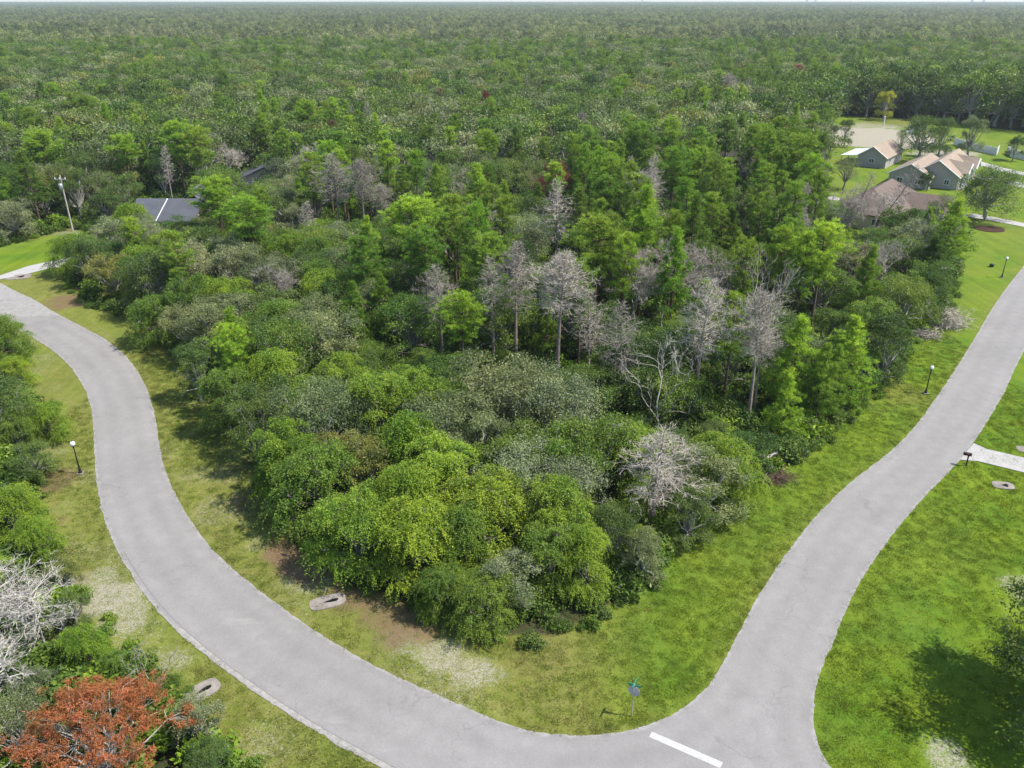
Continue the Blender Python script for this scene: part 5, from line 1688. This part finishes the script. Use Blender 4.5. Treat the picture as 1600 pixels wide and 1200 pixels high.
def street_sign():
    x, y = G(987, 1119)
    r = empty('stop_sign', (x, y, 0), 0, 'stop sign seen from behind with green street name blades on the corner', 'sign')
    MB().tube([(0, 0, -.1), (0, 0, 2.42)], (.032, .032), 6).build('post', M_GALV, r)
    face = math.radians(64)                           # the way the red face looks
    n = Vector((math.cos(face), math.sin(face), 0)); s_ = Vector((-n.y, n.x, 0))
    o = [(.38 * math.cos(math.pi / 8 + k * math.pi / 4), .38 * math.sin(math.pi / 8 + k * math.pi / 4)) for k in range(8)]
    def plate(d0_, d1_, k=1.0):
        mb = MB()
        a = [n * d0_ + s_ * p * k + Vector((0, 0, 1.95 + q * k)) for p, q in o]
        b = [n * d1_ + s_ * p * k + Vector((0, 0, 1.95 + q * k)) for p, q in o]
        return mb.add(a + b, [tuple(range(8)), tuple(reversed(range(8, 16)))] + [(k_, 8 + k_, 8 + (k_ + 1) % 8, (k_ + 1) % 8) for k_ in range(8)])
    pl = plate(.036, .044).build('plate', M_GALV, r)
    plate(.0445, .0465).build('border', M_WHITE, pl)
    plate(.047, .049, .94).build('face', M_RED, pl)
    for ang, z in ((math.radians(62), 2.62), (math.radians(-24), 2.44)):
        MB().box((0, 0, z), (.76, .018, .17), ang).build('blade', M_GREENSIGN, r)
    MB().lathe([(.04, 2.40), (.04, 2.54), (.02, 2.56)], n=8).build('bracket', M_GALV, r)
street_sign()

def culvert(u, v, rz, L_, W_, label, dark=.22):
    """sloped concrete collar with the pipe mouth cut through it"""
    x, y = G(u, v)
    r = empty('culvert_end', (x, y, 0), rz, label, 'culvert')
    n = 28
    out = [(math.copysign(abs(math.cos(t)) ** .6, math.cos(t)) * L_ / 2, math.copysign(abs(math.sin(t)) ** .6, math.sin(t)) * W_ / 2) for t in np.linspace(0, 2 * math.pi, n, endpoint=False)]
    inn = [(math.cos(t) * L_ * dark + L_ * .08, math.sin(t) * W_ * (.11 if dark > .2 else .2) * (1 + .6 * math.cos(t))) for t in np.linspace(0, 2 * math.pi, n, endpoint=False)]
    zt = lambda a: .04 + .07 * (a / L_ + .5)
    vs = [(a, b, 0) for a, b in out] + [(a, b, zt(a)) for a, b in out] + [(a, b, zt(a)) for a, b in inn] + [(a, b, .03) for a, b in inn]
    fs = [(k + i * n, (k + 1) % n + i * n, (k + 1) % n + (i + 1) * n, k + (i + 1) * n) for i in range(3) for k in range(n)]
    MB().add(vs, fs).build('collar', M_CONC, r)
    MB().add([(a, b, .034) for a, b in inn], [tuple(range(n))]).build('pipe_shade_sheet', M_DARK, r)  # flat black sheet paints the shade inside the pipe; no bore behind it
    return r
culvert(512, 941, .35, 2.5, 1.35, 'grey concrete culvert end in the litter beside the curving road')
culvert(313, 1082, .75, 2.4, 1.35, 'grey concrete culvert end with a dark slot near the white snag')
culvert(1567, 759, -.25, 1.7, 1.2, 'small concrete culvert end in the grass right of the mailbox', .16)
culvert(1603, 703, -.3, 1.6, 1.2, 'small concrete culvert end cut by the right frame edge', .16)
culvert(29, 433, .25, 3.4, 2.4, 'pale concrete culvert end beside the left driveway', .16)
cp = empty('drain_pipe', (*G(1549, 417), 0), 0, 'small black drain cap on the lawn left of the farther street lamp', 'drain')
MB().lathe([(.32, 0), (.32, .42), (.25, .5), (.05, .52)], n=12).build('riser', M_BLACK, cp)
MB().lathe([(.36, .40), (.36, .46), (.30, .47)], n=12).build('rim', M_BLACK, cp)

# fallen timber
def log(name, p, q, r0, r1, label, cat, mat=M_BLEACH, stubs=3, seed=1):
    e = empty(name, p, 0, label, cat)
    rr = np.random.default_rng(seed)
    d = Vector(q) - Vector(p)
    ln = d.length
    S = Soup(seed)
    path = bent(rr, (0, 0, 0), tuple(d), 6, .004)
    path[:, 2] -= np.sin(np.linspace(0, math.pi, 6)) * ln * .05
    S.limb(path, np.linspace(r0, r1, 6), 8, 0)
    link('trunk', S.mesh('trunk', [mat]), e)
    for k in range(stubs):
        B = Soup(seed + k + 1)
        o = path[rr.integers(1, 5)]
        B.limb(bent(rr, o, o + unit(rr.normal(0, 1, 3) + np.array([0, 0, .8])) * rr.uniform(.5, 1.3), 3, .08), (.05, .04, .02), 5, 0)
        link('branch', B.mesh('branch', [mat]), e)
    return e
a, b = G(1166, 737), G(1212, 724)
log('fallen_log', (a[0], a[1], .45), (b[0], b[1], 1.1), .24, .15, 'thick bleached log lying on the brush at the right edge of the wood', 'log', seed=5)
a, b = G(1190, 758), G(1198, 744)
log('fallen_log', (a[0], a[1], .15), (b[0], b[1], .4), .10, .07, 'short pale stick below the thick bleached log', 'log', stubs=0, seed=9)
a, b = G(1133, 745), G(1146, 742)
log('fallen_log', (a[0], a[1], .5), (b[0], b[1], .6), .12, .09, 'short pale log end left of the thick bleached log', 'log', stubs=0, seed=12)
a, b = G(942, 412, 2.5), G(903, 352, 10.5)
log('broken_trunk', (a[0], a[1], 2.5), (a[0] - 3.4, a[1] + 2.5, 10.5), .20, .10, 'snapped pale trunk leaning across the pines behind the broad dead pine', 'broken trunk', seed=15)
def brush(u, v, R, H, n, label, mat, seed):
    x, y = G(u, v)
    S = Soup(seed)
    r = S.r
    az = r.uniform(0, 6.28, n)
    c = np.stack([r.normal(0, R * .45, n), r.normal(0, R * .4, n), np.abs(r.normal(0, H * .4, n)) + .05], 1)
    d = unit(np.stack([np.cos(az), np.sin(az), r.normal(.1, .35, n)], 1)) * r.uniform(.4, 1.3, (n, 1))
    S.blades(c - d / 2, c + d / 2, r.uniform(.03, .07, n), .5)
    e = empty('brush_pile', (x, y, 0), 0, label, 'brush pile')
    tag(link('twigs', S.mesh('twigs', [mat]), e), kind='stuff')
    B = Soup(seed + 1)
    for k in range(12):
        p = np.array([r.normal(0, R * .4), r.normal(0, R * .3), r.uniform(.1, H * .6)])
        t = r.uniform(0, 6.28)
        B.limb(bent(r, p, p + np.array([math.cos(t), math.sin(t), r.normal(0, .15)]) * r.uniform(.8, 1.9), 4, .06), (.05, .045, .03, .02), 5, 0)
    link('branches', B.mesh('branches', [mat]), e)
brush(1208, 747, 1.7, .7, 900, 'dark brown brush heap under the thick bleached log', M_PBARK, 31)
brush(1478, 508, 2.6, 2.4, 2600, 'big grey heap of cut branches on the right verge', M_DEADTWIG, 33)
brush(1448, 525, 1.8, .8, 700, 'low grey pile of cut branches left of the big branch heap', M_DEADTWIG, 35)

# power towers at the horizon
def tower(u, D, h, label):
    x = (u - 800) / FPX * D * 1.0 * 1.11
    r = empty('power_tower', (x, D, 0), 0, label, 'power tower', 'pale power line towers on the horizon')
    mb = MB()
    for a, b in ((-1, -1), (1, -1), (1, 1), (-1, 1)):
        mb.tube([(a * 4.5, b * 4.5, 0), (a * 1.6, b * 1.6, h * .62), (a * .9, b * .9, h)], (.45, .38, .3), 4)
    for k in range(6):
        z0, z1 = h * k / 7, h * (k + 1) / 7
        w0, w1 = 4.5 - 3.4 * k / 7, 4.5 - 3.4 * (k + 1) / 7
        for s_ in (-1, 1):
            mb.tube([(-w0, s_ * w0, z0), (w1, s_ * w1, z1)], (.22, .22), 3); mb.tube([(w0, s_ * w0, z0), (-w1, s_ * w1, z1)], (.22, .22), 3)
    mb.build('lattice', M_GALV, r)
    for z, w in ((.70, 9), (.82, 7.5), (.94, 6)):
        MB().tube([(-w, 0, h * z), (0, 0, h * z + .9), (w, 0, h * z)], (.2, .55, .2), 4).build('crossarm', M_GALV, r)
for u, D, h, w_ in ((1385, 2900, 48, 'left tower of the right hand pair of power towers'), (1400, 2950, 48, 'right tower of the right hand pair of power towers'), (1175, 3300, 46, 'left tower of the middle pair of power towers'),
                    (1186, 3350, 46, 'right tower of the middle pair of power towers'), (966, 3600, 42, 'lone pale power tower above the middle of the wood')):
    tower(u, D, h, w_)

# ------------------------------------------------------------------ air
hz, hnt, hout = new_mat('haze_air')
pv = N(hnt, 'ShaderNodeVolumePrincipled')
pv.inputs['Color'].default_value = (0.84, 0.92, 1.0, 1)
pv.inputs['Density'].default_value = 0.0001
pv.inputs['Anisotropy'].default_value = 0.2
L(hnt, pv.outputs[0], hout.inputs['Volume'])
hb = MB().box((0, 4000, 29.5), (13400, 9000, 61))
hb.v = [(x, y, -1.0 if z < 0 else 62.0) for x, y, z in hb.v]
tag(hb.build('haze', hz), kind='stuff')
